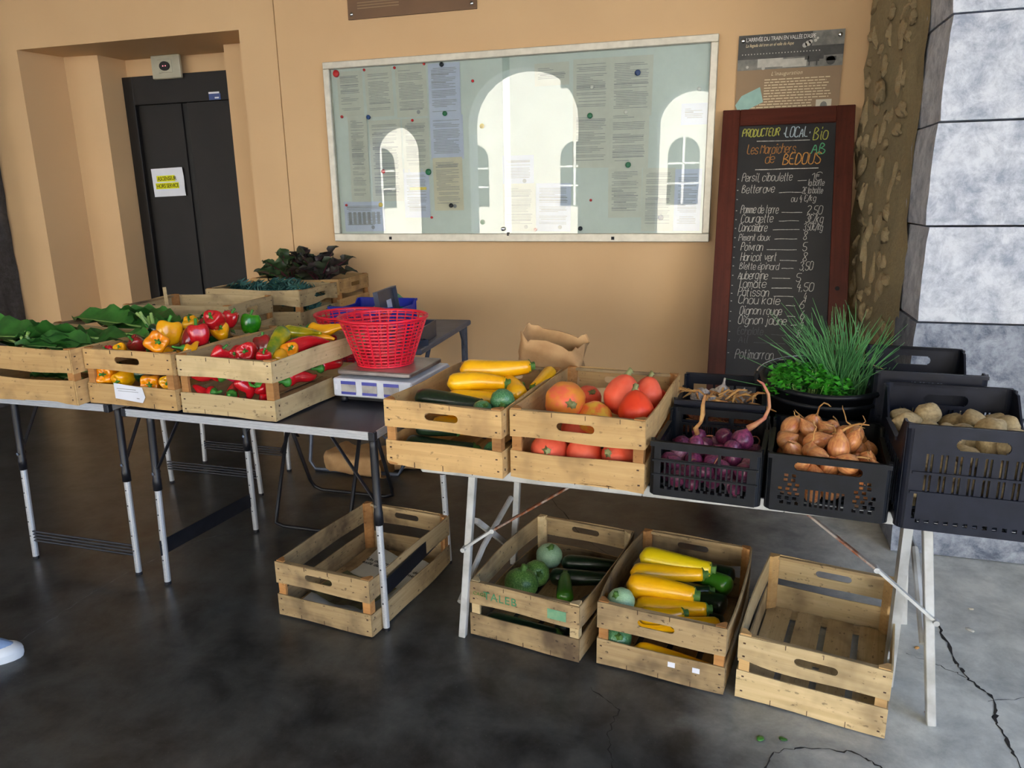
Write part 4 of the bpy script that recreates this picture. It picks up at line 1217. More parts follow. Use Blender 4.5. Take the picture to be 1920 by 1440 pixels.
# newspaper in W1
npq = thing('newspaper', 'folded newspaper lying in the crate under the pepper table', 'newspaper')
npq.matrix_world = Matrix.Translation((CR['W1'].location.x + .01, CR['W1'].location.y + .0, .016)) @ RZ(-14)
rows = [[(-.14 + .28 * a / 8, -.24 + .44 * b / 10, .004 + .010 * (1 + sin(a * 1.1 + b * .7)) + (.05 * (b / 10 - .75) if b > 7 else 0)) for a in range(9)] for b in range(11)]
rows2 = [[(p[0], p[1], p[2] - .003) for p in r] for r in reversed(rows)]
part('sheet', MB().grid(rows).grid(rows2), M['paper_grey'], npq, smooth=True)
link('headline', txt_mesh('headline', 'Un département cité de M\nexilé dans le département', .027, M['inkdark']), npq, (-.12, .10, .031), (0, 0, 0))
part('picture', MB().grid([[(-.13 + .25 * a / 8, -.20 + .2 * b / 6, .009 + .010 * (1 + sin((a * .9 + .3) * 1.1 + (b * .45 + 1) * .7)) + .006) for a in range(9)] for b in range(7)]), nmat('colour_picture', rgb(120, 116, 70), rgb(60, 56, 40), 9, rough=.6), npq)

# stick in the empty crate behind
tag(link('wooden_stick', MB().bar((-2.81, 3.16, .775), (-2.83, 3.17, 1.045), .016, .006).mesh('wooden_stick', M['wood_pale'])), 'thin pale stick standing up in the empty crate', 'stick')

# ================================================================== PLASTIC CRATES
def panel(mb, w, t, rows, x0=None):
    """rows: (z0, z1, [(a,b) openings in x]) ; panel spans -w/2..w/2, y 0..t"""
    for (z0, z1, op) in rows:
        x = -w / 2
        for (a, b) in sorted(op):
            if a > x + 1e-5:
                mb.bx(x, a, 0, t, z0, z1)
            x = b
        if x < w / 2 - 1e-5:
            mb.bx(x, w / 2, 0, t, z0, z1)
    return mb

def slots(x0, x1, n, fill=.62):
    p = (x1 - x0) / n
    return [(x0 + p * k, x0 + p * (k + fill)) for k in range(n)]

def round_hole(z0, z1, a, n=9):
    r = (z1 - z0) / 2
    out = []
    for k in range(n):
        za, zb = z0 + (z1 - z0) * k / n, z0 + (z1 - z0) * (k + 1) / n
        zm = (za + zb) / 2 - (z0 + r)
        x = a - r + sqrt(max(0, r * r - zm * zm))
        out.append((za, zb, [(-x, x)]))
    return out

def end_panel(style, w, h):
    mb = MB()
    if style == 'a':
        a = w / 2 - .034
        panel(mb, w - .03, .006, [(0, .022, []), (.022, .030, slots(-a, a, 12, .6)), (.030, .062, slots(-a, a, 17, .66)), (.062, .068, []), (.068, .104, slots(-a, a, 17, .66)), (.104, .112, []),
                                  (.112, .140, [(-a, -a / 3 - .004), (-a / 3 + .004, a / 3 - .004), (a / 3 + .004, a)]), (.140, h, [])])
        mb.bx(-w / 2 + .01, w / 2 - .01, -.005, 0, .104, .110).bx(-w / 2 + .01, w / 2 - .01, -.005, 0, .062, .067).bx(-w / 2 + .004, w / 2 - .004, -.008, .008, h - .014, h)
    elif style == 'b':
        a = w / 2 - .036
        c = w * .18
        rows = [(0, .022, [])]
        z = .022
        for k in range(7):
            op = []
            off = .006 * (k % 2)
            for s in (-1, 1):
                lim = c + .010 if z < .07 else c + .010 + (z - .07) * .4
                x = lim
                while x + .015 < a + .001:
                    op.append((x + off, x + off + .010) if s > 0 else (-x - off - .010, -x - off))
                    x += .019
            if z < .068:
                op += slots(-c + .004, c - .004, 8, .55)
            rows.append((z, z + .0095, op))
            rows.append((z + .0095, z + .0128, slots(-c + .004, c - .004, 8, .55) if z < .06 else []))
            z += .0128
        rows.append((z, .120, []))
        rows += round_hole(.120, .143, w * .27)
        rows.append((.143, h, []))
        panel(mb, w - .03, .006, rows)
        mb.bx(-w / 2 + .004, w / 2 - .004, -.007, .007, h - .012, h)
    else:
        a = w / 2 - .045
        sl = []
        for k in range(8):
            x = -a + (2 * a) * (k + .25) / 8
            sl += [(x, x + .0055), (x + .0105, x + .016)]
        panel(mb, w - .04, .006, [(0, .020, []), (.020, .030, slots(-a, a, 12, .5)), (.030, .10, [(-a - .01, -a - .002)]), (.10, .106, []), (.106, .150, sl), (.150, .158, []), (.158, .205, sl), (.205, h - .062, []),
                                  *round_hole(h - .062, h - .031, .058), (h - .031, h, [])])
        for z in (.10, .152):
            mb.bx(-a - .02, a + .02, -.006, 0, z, z + .006)
        mb.bx(-w / 2 + .004, w / 2 - .004, -.008, .006, h - .010, h)
    return mb

def pcrate(label, x, y, rot, w, d, h, z, style, mat, group='plastic crates'):
    cx, cy = fc(x, y, rot, d)
    c = thing('plastic_crate', label, 'crate', (cx, cy, z), radians(rot), group)
    for e in (0, 1):
        link('end_wall', end_panel(style, w, h).mesh('end_wall', M[mat]), c, (0, -d / 2 if e == 0 else d / 2, 0), (0, 0, 0 if e == 0 else pi))
    lowz = h * (.80 if style == 'a' else .86 if style == 'b' else .72)
    for s in (-1, 1):
        mb = MB()
        y0, y1 = -d / 2 + .012, d / 2 - .012
        k = .05 if style == 'c' else .03
        sl = .07 if style == 'c' else .025
        nslot = 14
        zs = [(0, .022), (.11 if style != 'c' else .16, .118 if style != 'c' else .17)]
        poly = [(y0, .118 if style != 'c' else .17), (y1, .118 if style != 'c' else .17), (y1, h - .004), (y1 - k, h - .004), (y1 - k - sl, lowz), (y0 + k + sl, lowz), (y0 + k, h - .004), (y0, h - .004)]
        n = len(poly)
        mb.add([(0, a, b) for a, b in poly] + [(.006, a, b) for a, b in poly], [tuple(reversed(range(n))), tuple(range(n, 2 * n))] + [(i, (i + 1) % n, n + (i + 1) % n, n + i) for i in range(n)])
        for (a, b) in zs:
            mb.bx(0, .006, y0, y1, a, b)
        for q in range(nslot + 1):
            yy = y0 + (y1 - y0 - .009) * q / nslot
            mb.bx(0, .006, yy, yy + .009, .022, zs[1][0])
        mb.bx(-.005, .008, y0 + k + sl, y1 - k - sl, lowz - .008, lowz + .002)
        mb.xf(Matrix.Translation((s * (w / 2 - .004), 0, 0)) @ Matrix.Rotation(pi if s > 0 else 0, 4, 'Z'))
        part('side_wall', mb, M[mat], c)
    for sx_ in (-1, 1):
        for sy_ in (-1, 1):
            pts = []
            R = .028
            ox, oy = sx_ * (w / 2 - R), sy_ * (d / 2 - R)
            o_, i_ = [], []
            for k in range(7):
                th = pi / 2 * k / 6
                o_.append((ox + sx_ * R * cos(th), oy + sy_ * R * sin(th)))
                i_.append((ox + sx_ * (R - .006) * cos(th), oy + sy_ * (R - .006) * sin(th)))
            poly = o_ + i_[::-1]
            if sx_ * sy_ < 0:
                poly = poly[::-1]
            mb = MB()
            nn = len(poly)
            vs = [(px, py, 0) for px, py in poly] + [(px, py, h) for px, py in poly]
            fs = [(i, (i + 1) % nn, nn + (i + 1) % nn, nn + i) for i in range(nn)]
            m7 = 7
            for zz in (0, nn):
                for k in range(6):
                    fs.append((zz + k, zz + k + 1, zz + nn - 2 - k, zz + nn - 1 - k))
            mb.add(vs, fs)
            part('corner_post', mb, M[mat], c)
    base = MB()
    for k in range(9):
        xx = -w / 2 + .01 + (w - .026) * k / 8
        base.bx(xx, xx + .006, -d / 2 + .006, d / 2 - .006, .002, .010)
    for k in range(11):
        yy = -d / 2 + .01 + (d - .026) * k / 10
        base.bx(-w / 2 + .006, w / 2 - .006, yy, yy + .006, .002, .009)
    part('base_grid', base, M[mat], c)
    return c
ZT = .634
CR['P2'] = pcrate('low black plastic crate of red onions with open bars', -.043, 1.999, -5.1, .308, .375, .164, ZT, 'a', 'blackplastic')
CR['P3'] = pcrate('low black plastic crate of yellow onions with a lattice front', .272, 1.974, -5.4, .308, .375, .163, ZT, 'b', 'blackplastic')
CR['P1'] = pcrate('black plastic crate of garlic and shallots behind the red onions', -.015, 2.405, -2, .294, .40, .180, ZT, 'a', 'darkblueplastic')
CR['P4'] = pcrate('tall dark plastic crate of potatoes at the front right', .610, 1.94, -2.9, .345, .45, .280, ZT, 'c', 'darkblueplastic')
CR['P5'] = pcrate('tall dark plastic crate of potatoes behind the front potato crate', .595, 2.43, -5.0, .31, .42, .305, ZT, 'c', 'darkblueplastic')
CR['PB'] = pcrate('bright blue plastic crate on the grey table behind the baskets', -1.76, 3.26, 2, .34, .36, .19, .767, 'b', 'blueplastic', group=None)
part('floor_brace', MB().bx(.52, .545, 2.20, 2.24, 0, ZT - .012), M['alu_dull'], rtb)

# ================================================================== VEGETABLE MESHES
DIM = dict(W1=(.40, .58), W2=(.40, .60), W3=(.40, .58), W4=(.405, .57), W5=(.405, .60), W6=(.412, .61), W7=(.40, .60), W8=(.41, .60), W9=(.40, .60), W9b=(.40, .58), W10=(.42, .60), W11=(.41, .60), W12=(.40, .60),
           P1=(.294, .40), P2=(.308, .375), P3=(.308, .375), P4=(.345, .45), P5=(.31, .42))
def CM(key):
    c = CR[key]
    return Matrix.Translation(c.location) @ Matrix.Rotation(c.rotation_euler.z, 4, 'Z')

def inside(key, p, r):
    """keep a point at least r away from the crate's walls and floor"""
    m = CM(key)
    q = m.inverted() @ Vector(p)
    w, d = DIM[key]
    g = .007 if key[0] == 'W' else .011
    lx, ly = max(w / 2 - r - g, .0), max(d / 2 - r - g, .0)
    q.x = max(-lx, min(lx, q.x))
    q.y = max(-ly, min(ly, q.y))
    q.z = max(q.z, r + .012)
    return m @ q

def courgette_mesh(L, r, mat, bend=0.0, seed=0, neck=.62):
    rr = random.Random(seed)
    n = 16
    pts, rad = [], []
    for i in range(n + 1):
        t = i / n
        pts.append((t * L, bend * sin(pi * t), 0))
        if t < .16:
            q = sqrt(max(0, 1 - ((.16 - t) / .16) ** 2)) * .98 + .02
        else:
            u = (t - .16) / .84
            q = 1 - (1 - neck) * u ** 1.6
        rad.append(max(r * q, r * .12))
    mb = MB().tube(pts, rad, 14, True, lambda th, t: 1 + .018 * cos(6 * th))
    return mb.mesh('skin', M[mat], True)

def cstem_mesh(L, r, bend, neck=.62):
    q = r * neck
    pts = [(L - .003, 0, 0), (L + .003, 0, 0), (L + .008, 0, .001), (L + .017, 0, .002), (L + .019, 0, .002)]
    return MB().tube(pts, [q * 1.03, q * .86, q * .56, q * .62, q * .5], 10, True, lambda th, t: 1 + .16 * cos(5 * th)).mesh('stem', M['courgette_stem'], True)
CK = {'y': ('courgette_yellow', 'yellow'), 'l': ('courgette_lemon', 'lemon'), 'g': ('courgette_green', 'green'), 'd': ('courgette_dark', 'dark green')}
def courgette(key, k, a, b, r, label, group, seed=0, bend=None):
    a, b = inside(key, a, r * .9), inside(key, b, r * .7)
    r *= 1.07
    L = (b - a).length - .012
    rr = random.Random(seed)
    bd = rr.uniform(-.012, .012) if bend is None else bend
    o = thing('courgette', label, 'courgette', group=group)
    o.matrix_world = frame_from(a, b) @ Matrix.Rotation(rr.uniform(-.8, .8), 4, 'X')
    link('skin', courgette_mesh(L, r, CK[k][0], bd, seed), o)
    link('stem', cstem_mesh(L, r, bd), o)
    return o

def round_mesh(mat, seed):
    prof = [(max(.02, sin(pi * i / 14)) * 1.0, -cos(pi * i / 14) * .88) for i in range(15)]
    def fn(th, r, z):
        return r * (1 + .035 * abs(cos(5 * th)) - .02), (-.08 * (1 - min(1, r / .4)) if z > 0 else .05 * (1 - min(1, r / .4)))
    return MB().lathe(prof, 40, fn).mesh('skin', M[mat], True)
ROUND = {k: round_mesh(m_, 1) for k, m_ in dict(r='round_green', p='round_pale', s='round_stripe').items()}
RSTEM = MB().tube([(0, 0, .74), (0, 0, .84), (.04, 0, .96), (.10, 0, 1.10), (.11, 0, 1.13)], [.36, .22, .16, .18, .14], 10, True, lambda th, t: 1 + .2 * cos(5 * th)).mesh('stem', M['courgette_stem'], True)
def round_courgette(key, k, p, r, label, rot, group):
    o = thing('round_courgette', label, 'courgette', inside(key, p, r), group=group, rot=rot)
    link('skin', ROUND[k], o, None, None, r)
    link('stem', RSTEM, o, None, None, r)
    return o

def pumpkin_mesh(mat, seed, tall=1.0):
    prof = []
    for i in range(17):
        ph = pi * i / 16
        r = max(.03, sin(ph))
        z = -cos(ph)
        if z > 0:
            r = r * (1 - .28 * z) + .10 * z * sin(ph)
            z = z * 1.22
        prof.append((r, z * tall))
    def fn(th, r, z):
        return r * (1 + .02 * cos(8 * th) + .05 * noise.noise(Vector((cos(th), sin(th), z + seed * 5)))), 0
    return MB().lathe(prof, 36, fn).mesh('skin', M[mat], True)
PSTEM = MB().tube([(0, 0, 1.10), (0, 0, 1.2), (.05, 0, 1.36), (.14, 0, 1.5), (.16, 0, 1.52)], [.26, .17, .13, .17, .12], 10, True, lambda th, t: 1 + .2 * cos(5 * th)).mesh('stem', M['pumpkin_stem'], True)
PUM = {}
def pumpkin(key, k, p, r, label, rot, group, seed=0, tall=1.0):
    if (k, seed % 3, tall) not in PUM:
        PUM[(k, seed % 3, tall)] = pumpkin_mesh('pumpkin_' + k, seed % 3, tall)
    o = thing('pumpkin', label, 'pumpkin', inside(key, p, r), group=group, rot=rot)
    link('skin', PUM[(k, seed % 3, tall)], o, None, None, r)
    link('stem', PSTEM, o, None, None, r)
    return o

def bell_mesh(mat, seed):
    r_ = random.Random(seed)
    lob = 3 + seed % 2
    ph0 = r_.uniform(0, 6)
    prof = [(max(.03, sin(pi * i / 18)), -cos(pi * i / 18)) for i in range(19)]
    def fn(th, r, z):
        sq = r ** .62
        q = sq * (1 + .13 * cos(lob * th + ph0) * (.55 + .45 * r) + .05 * cos(th + ph0)) * (.90 + .12 * z)
        dz = 0
        if z > .2:
            dz = -.42 * (1 - min(1, r / .75)) ** 1.3
        if z < -.2:
            dz = .30 * (1 - min(1, r / .7)) ** 1.3
        return q, dz + .10 * cos(lob * th + ph0) * (1 - r)
    return MB().lathe(prof, 40, fn).mesh('skin', M[mat], True)
BSTEM = MB().tube([(0, 0, .45), (0, 0, .60), (.02, 0, .72), (.06, 0, .95), (.16, 0, 1.22), (.22, 0, 1.32)], [.36, .30, .15, .12, .13, .15], 9, True, lambda th, t: 1 + .12 * cos(5 * th)).mesh('stem', M['pep_stem'], True)
BELL = {}
PC = dict(y='yellow', o='orange', r='red', dr='dark red', m='magenta', g='green', dg='dark green', lg='bright green', gy='yellow-green', yl='small yellow')
def bell(key, k, p, r, label, rot, group, seed=0):
    kk = (k, seed % 3)
    if kk not in BELL:
        BELL[kk] = bell_mesh('pep_' + k, seed % 3 + 2)
    o = thing('bell_pepper', label, 'pepper', inside(key, p, r), group=group, rot=rot)
    link('skin', BELL[kk], o, None, None, (r, r, r * 1.08))
    link('stem', BSTEM, o, None, None, r)
    return o

def longpep_mesh(L, r, mat, bend, seed):
    n = 18
    rr = random.Random(seed)
    pts, rad = [], []
    for i in range(n + 1):
        t = i / n
        pts.append((t * L, bend * sin(pi * t * .8), .012 * sin(5 * t + seed)))
        q = min(1, (t / .09 + .25)) if t < .07 else (1 - .80 * ((t - .07) / .93) ** 1.5)
        rad.append(max(r * q, r * .13))
    return MB().tube(pts, rad, 14, True, lambda th, t: 1 + .09 * cos(3 * th + seed) + .04 * sin(9 * t + seed)).mesh('skin', M[mat], True)
def long_pepper(key, k, a, b, r, label, group, seed=0):
    a, b = inside(key, a, r), inside(key, b, r * .6)
    L = max((b - a).length, .07)
    o = thing('long_pepper', label, 'pepper', group=group)
    o.matrix_world = frame_from(a, b) @ Matrix.Rotation(random.Random(seed).uniform(-1, 1), 4, 'X')
    link('skin', longpep_mesh(L, r, 'pep_' + k, random.Random(seed).uniform(-.015, .015), seed), o)
    link('stem', MB().tube([(.004, 0, 0), (-.004, 0, 0), (-.012, .001, .002), (-.028, .004, .008), (-.036, .006, .014)], [r * .75, r * .6, r * .25, r * .2, r * .22], 9).mesh('stem', M['pep_stem'], True), o)
    return o

# ---------------------------------------------------------------- squash crate W5
Y5 = [('y', (-.886, 2.335, .895), (-.650, 2.436, .895), .034, 'yellow courgette lying on top of the pile, nearest the scale'),
      ('y', (-.900, 2.247, .862), (-.700, 2.307, .862), .032, 'yellow courgette just under the topmost one on the table'),
      ('y', (-.820, 2.30, .838), (-.672, 2.375, .838), .030, 'yellow courgette half hidden behind the second one'),
      ('y', (-.615, 2.252, .83), (-.757, 2.43, .85), .032, 'fat yellow courgette slanting down to the right of the pile'),
      ('y', (-.880, 2.188, .825), (-.692, 2.24, .825), .030, 'yellow courgette just above the dark one in the table crate'),
      ('y', (-.590, 2.56, .850), (-.605, 2.35, .835), .025, 'single yellow courgette leaning in the far right corner'),
      ('d', (-.985, 2.17, .832), (-.735, 2.16, .822), .031, 'dark green courgette at the front of the table crate'),
      ('d', (-1.02, 2.10, .692), (-.74, 2.09, .695), .034, 'dark green courgette seen through the lower gap of the table crate'),
      ('d', (-.96, 2.11, .748), (-.80, 2.105, .748), .024, 'dark green courgette with its stem showing in the hand hole'),
      ('y', (-.98, 2.28, .70), (-.74, 2.32, .70), .034, 'yellow courgette at the bottom of the table crate, left'),
      ('y', (-.96, 2.40, .71), (-.72, 2.46, .71), .034, 'yellow courgette at the bottom of the table crate, back'),
      ('y', (-.94, 2.30, .765), (-.72, 2.36, .77), .034, 'yellow courgette in the middle layer of the table crate'),
      ('y', (-.70, 2.2, .75), (-.66, 2.42, .765), .033, 'yellow courgette lying lengthwise inside the table crate')]
for i, (k, a, b, r, lab) in enumerate(Y5):
    courgette('W5', k, a, b, r, lab, 'courgettes in the table crate', i + 1)
round_courgette('W5', 'r', (-.655, 2.135, .850), .039, 'round green courgette showing its blossom end at the crate front', (radians(100), 0, .3), 'round courgettes in the table crate')
round_courgette('W5', 'r', (-.725, 2.10, .825), .033, 'round green courgette half hidden by the front slat', (.5, .6, 0), 'round courgettes in the table crate')
round_courgette('W5', 'r', (-.685, 2.08, .70), .032, 'round green courgette at the right end of the lower gap', (1.2, .4, 0), 'round courgettes in the table crate')

# ---------------------------------------------------------------- pumpkins W6
P6 = [('oy', (-.484, 2.211, .838), .066, 'big orange and coral pumpkin at the left of the crate', (1.35, .5, .3)), ('o', (-.313, 2.271, .850), .060, 'coral pumpkin on top with its stem pointing up', (-.25, .35, .5)),
      ('p', (-.222, 2.165, .835), .054, 'deep vermilion ribbed pumpkin at the right wall', (-.3, .25, 1.0)), ('yo', (-.385, 2.195, .795), .054, 'yellow mottled pumpkin at the front middle', (1.4, .95, .5)),
      ('o', (-.24, 2.345, .845), .047, 'small coral pumpkin behind the vermilion one', (-.2, .1, 0)), ('o', (-.446, 2.395, .80), .048, 'small coral pumpkin behind the big orange one', (.8, .5, 0)),
      ('p', (-.215, 2.46, .79), .045, 'vermilion pumpkin at the back right of the crate', (.5, -.4, 0)), ('o', (-.515, 2.115, .697), .058, 'coral pumpkin behind the lower gap, left', (1.2, .3, 0)),
      ('o', (-.404, 2.115, .693), .055, 'coral pumpkin behind the lower gap, middle', (2.6, .4, 0)), ('o', (-.292, 2.115, .697), .058, 'coral pumpkin behind the lower gap, right', (1.0, -.8, 0)),
      ('o', (-.45, 2.27, .72), .062, 'coral pumpkin buried under the big orange one', (.4, .4, 0)), ('o', (-.30, 2.25, .725), .062, 'coral pumpkin buried under the topmost one', (.9, .1, 0)), ('o', (-.26, 2.38, .72), .06, 'coral pumpkin at the bottom near the back', (.1, .8, 0))]
for i, (k, p, r, lab, rot) in enumerate(P6):
    pumpkin('W6', k, p, r, lab, rot, 'pumpkins in the crate', i, 1.15 if k == 'yo' else 1.0)
round_courgette('W6', 'p', (-.30, 2.12, .80), .024, 'small pale green squash wedged at the pumpkin crate front', (1.0, .9, 0), None)

# ---------------------------------------------------------------- bell peppers W8
B8 = [('y', (-2.008, 2.236, 1.0), .050, 'big yellow bell pepper with upright stem on top', (-.25, .1, .4)), ('o', (-1.965, 2.125, .985), .044, 'orange bell pepper lying at the front of the crate', (.9, 1.1, .2)), ('dg', (-2.25, 2.40, .965), .036, 'dark green pepper by the chard at the crate edge', (.4, -.8, 0)),
      ('r', (-1.888, 2.36, 1.03), .040, 'red bell pepper on top with a scar round its stem', (.9, -.2, .3)), ('r', (-1.811, 2.266, .99), .045, 'red bell pepper below the scarred one, stem up', (-.1, .15, 2)), ('y', (-1.825, 2.382, .982), .038, 'yellow bell pepper between the red and bright green ones', (.7, .6, 0)),
      ('dr', (-1.93, 2.258, .972), .044, 'dark red bell pepper with a thick green stem', (-.5, .35, .6)), ('g', (-2.12, 2.62, .985), .038, 'green bell pepper at the back with its stem end showing', (.9, -.3, 0)), ('lg', (-1.835, 2.56, .985), .043, 'bright green bell pepper near the far corner', (-.2, .2, .9)),
      ('dr', (-2.04, 2.49, .975), .038, 'dark red pepper behind the yellow one', (.5, .2, 0)), ('r', (-1.93, 2.50, 1.012), .036, 'red bell pepper behind the scarred one, stem up', (-.2, .3, 0)), ('dr', (-2.121, 2.205, .96), .034, 'dark red pepper left of the orange one', (.7, -.5, 0)),
      ('g', (-2.19, 2.56, .97), .036, 'green pepper at the back left of the crate', (.4, .7, 0)), ('y', (-2.12, 2.50, .985), .034, 'yellow pepper peeking out behind the big yellow one', (.6, .1, 0)), ('y', (-2.15, 2.15, .948), .024, 'small yellow pepper at the front left corner', (.8, .4, 0)), ('r', (-2.19, 2.14, .940), .024, 'small red pepper at the front left corner', (.9, -.4, 0)),
      ('o', (-2.22, 2.145, .846), .040, 'orange pepper behind the gap, far left', (1.2, .3, 0)), ('y', (-2.145, 2.14, .842), .038, 'yellow pepper behind the gap, second from left', (1.9, .7, 0)), ('dg', (-2.07, 2.16, .855), .036, 'dark green pepper behind the gap in the middle', (.5, .3, 0)),
      ('o', (-2.02, 2.135, .830), .040, 'orange pepper lying on its side behind the gap', (1.5, .5, .5)), ('y', (-1.935, 2.135, .836), .034, 'yellow pepper at the right end of the gap', (1.1, .9, 0)),
      ('r', (-1.90, 2.27, .88), .046, 'red pepper buried under the dark red one', (.3, .3, 0)), ('y', (-2.05, 2.28, .88), .048, 'yellow pepper buried under the big yellow one', (.3, .6, 0)), ('g', (-1.90, 2.45, .90), .046, 'green pepper buried in the middle of the crate', (.8, .3, 0)), ('dr', (-2.08, 2.48, .89), .046, 'dark red pepper buried at the back', (.2, .5, 0)), ('r', (-2.17, 2.32, .88), .044, 'red pepper buried at the left wall', (.7, .1, 0)),
      ('g', (-1.86, 2.60, .90), .044, 'green pepper buried below the bright green one', (.7, .1, 0)), ('g', (-2.12, 2.62, .90), .042, 'green pepper buried in the far left corner', (.2, .1, 0))]
for i, (k, p, r, lab, rot) in enumerate(B8):
    bell('W8', k, p, r, lab, rot, 'bell peppers in the crate', i)
long_pepper('W8', 'y', (-1.885, 2.165, .962), (-1.825, 2.22, .958), .018, 'short curved yellow pepper at the front right of the bell crate', None, 3)
# ---------------------------------------------------------------- long peppers W7
for i, (k, p, r, lab, rot) in enumerate([('r', (-1.715, 2.141, .950), .034, 'red pepper with a long green stem at the front left', (-.2, .6, .3)), ('r', (-1.665, 2.17, .938), .028, 'small red pepper tip beside the long-stemmed one', (.9, .3, 0)), ('r', (-1.625, 2.185, .955), .039, 'blunt red pepper with its stem towards the front', (1.2, .6, 0)),
                                         ('r', (-1.545, 2.155, .945), .028, 'small red pepper pointing down near the front right', (.2, .3, 0)), ('dr', (-1.615, 2.265, .962), .038, 'dark red and green pepper with a bent stem', (-.3, -.4, 0)), ('o', (-1.527, 2.29, .935), .038, 'orange pepper under the yellow ones in the long crate', (.6, .6, 0)),
                                         ('r', (-1.76, 2.30, .90), .045, 'red pepper deeper inside the long crate, left', (.6, .6, 0)), ('r', (-1.63, 2.36, .88), .045, 'red pepper deeper inside the long crate, middle', (.3, .6, 0)), ('r', (-1.74, 2.48, .885), .045, 'red pepper deeper inside the long crate, back', (.1, .2, 0))]):
    bell('W7', k, p, r, lab, rot, 'peppers in the long crate', i)
for i, (k, a, b, r, lab) in enumerate([
        ('gy', (-1.605, 2.365, .985), (-1.515, 2.165, .945), .032, 'yellow-green long pepper hanging over the front of the heap'), ('gy', (-1.68, 2.50, .965), (-1.49, 2.45, .968), .027, 'green and yellow long pepper lying across the back'), ('y', (-1.60, 2.54, .975), (-1.46, 2.58, .97), .034, 'yellow long pepper with a hooked stem beside the basket'),
        ('y', (-1.60, 2.45, .945), (-1.45, 2.48, .945), .026, 'yellow long pepper under the hooked one'), ('r', (-1.545, 2.283, .945), (-1.46, 2.46, .948), .032, 'red long pepper along the right wall'), ('y', (-1.53, 2.20, .915), (-1.54, 2.32, .93), .028, 'orange-yellow pepper at the front right corner'),
        ('r', (-1.69, 2.115, .878), (-1.84, 2.115, .876), .029, 'glossy red long pepper behind the upper edge of the gap'), ('m', (-1.585, 2.11, .858), (-1.71, 2.105, .902), .022, 'thin magenta pepper slanting across the gap'), ('r', (-1.735, 2.12, .815), (-1.84, 2.125, .822), .026, 'red pepper lying low at the left of the gap'),
        ('r', (-1.655, 2.105, .815), (-1.70, 2.19, .822), .027, 'red pepper pointing its green stem out of the gap'), ('r', (-1.605, 2.108, .880), (-1.590, 2.112, .80), .029, 'red pepper hanging down with its stem up in the gap'), ('r', (-1.54, 2.115, .858), (-1.535, 2.12, .80), .030, 'red pepper at the right end of the front gap'),
        ('r', (-1.478, 2.181, .855), (-1.475, 2.356, .845), .029, 'red pepper showing through the side gap, front'), ('r', (-1.475, 2.396, .855), (-1.475, 2.557, .85), .028, 'red pepper showing through the side gap, back'), ('r', (-1.58, 2.25, .85), (-1.75, 2.27, .85), .032, 'red pepper buried in the middle of the long crate'), ('r', (-1.54, 2.40, .87), (-1.72, 2.40, .86), .032, 'red pepper buried further back in the long crate'), ('r', (-1.52, 2.52, .89), (-1.70, 2.55, .89), .034, 'red pepper under the green and yellow one')]):
    long_pepper('W7', k, a, b, r, lab, 'peppers in the long crate', i + 1)
# ---------------------------------------------------------------- floor crates W2, W3
round_courgette('W2', 'p', (-.624, 2.566, .105), .052, 'pale round courgette in the back corner of the floor crate', (.3, .2, 0), 'round courgettes in the floor crate')
round_courgette('W2', 's', (-.668, 2.317, .115), .062, 'striped round courgette with a star-shaped stem', (-.15, .1, 0), 'round courgettes in the floor crate')
round_courgette('W2', 's', (-.640, 2.425, .10), .050, 'smaller striped round courgette behind the star-stemmed one', (.9, .9, 0), 'round courgettes in the floor crate')
round_courgette('W2', 's', (-.74, 2.38, .06), .045, 'green round courgette low against the left wall', (.9, -.9, 0), 'round courgettes in the floor crate')
for i, (k, a, b, r, lab) in enumerate([('d', (-.573, 2.55, .09), (-.33, 2.58, .09), .029, 'dark courgette furthest back in the dim floor crate'), ('d', (-.60, 2.46, .075), (-.34, 2.49, .08), .031, 'dark courgette just in front of the furthest one'), ('g', (-.504, 2.31, .07), (-.535, 2.45, .10), .029, 'short green courgette standing on end in the dim crate'),
                                       ('d', (-.47, 2.25, .05), (-.35, 2.47, .05), .030, 'dark courgette along the right wall of the dim crate'), ('d', (-.50, 2.16, .04), (-.40, 2.36, .045), .028, 'dark courgette at the front right of the dim crate'), ('d', (-.764, 2.16, .05), (-.48, 2.13, .05), .032, 'dark courgette seen through the gap below the TALEB slat')]):
    courgette('W2', k, a, b, r, lab, 'long courgettes in the dim floor crate', i + 31)
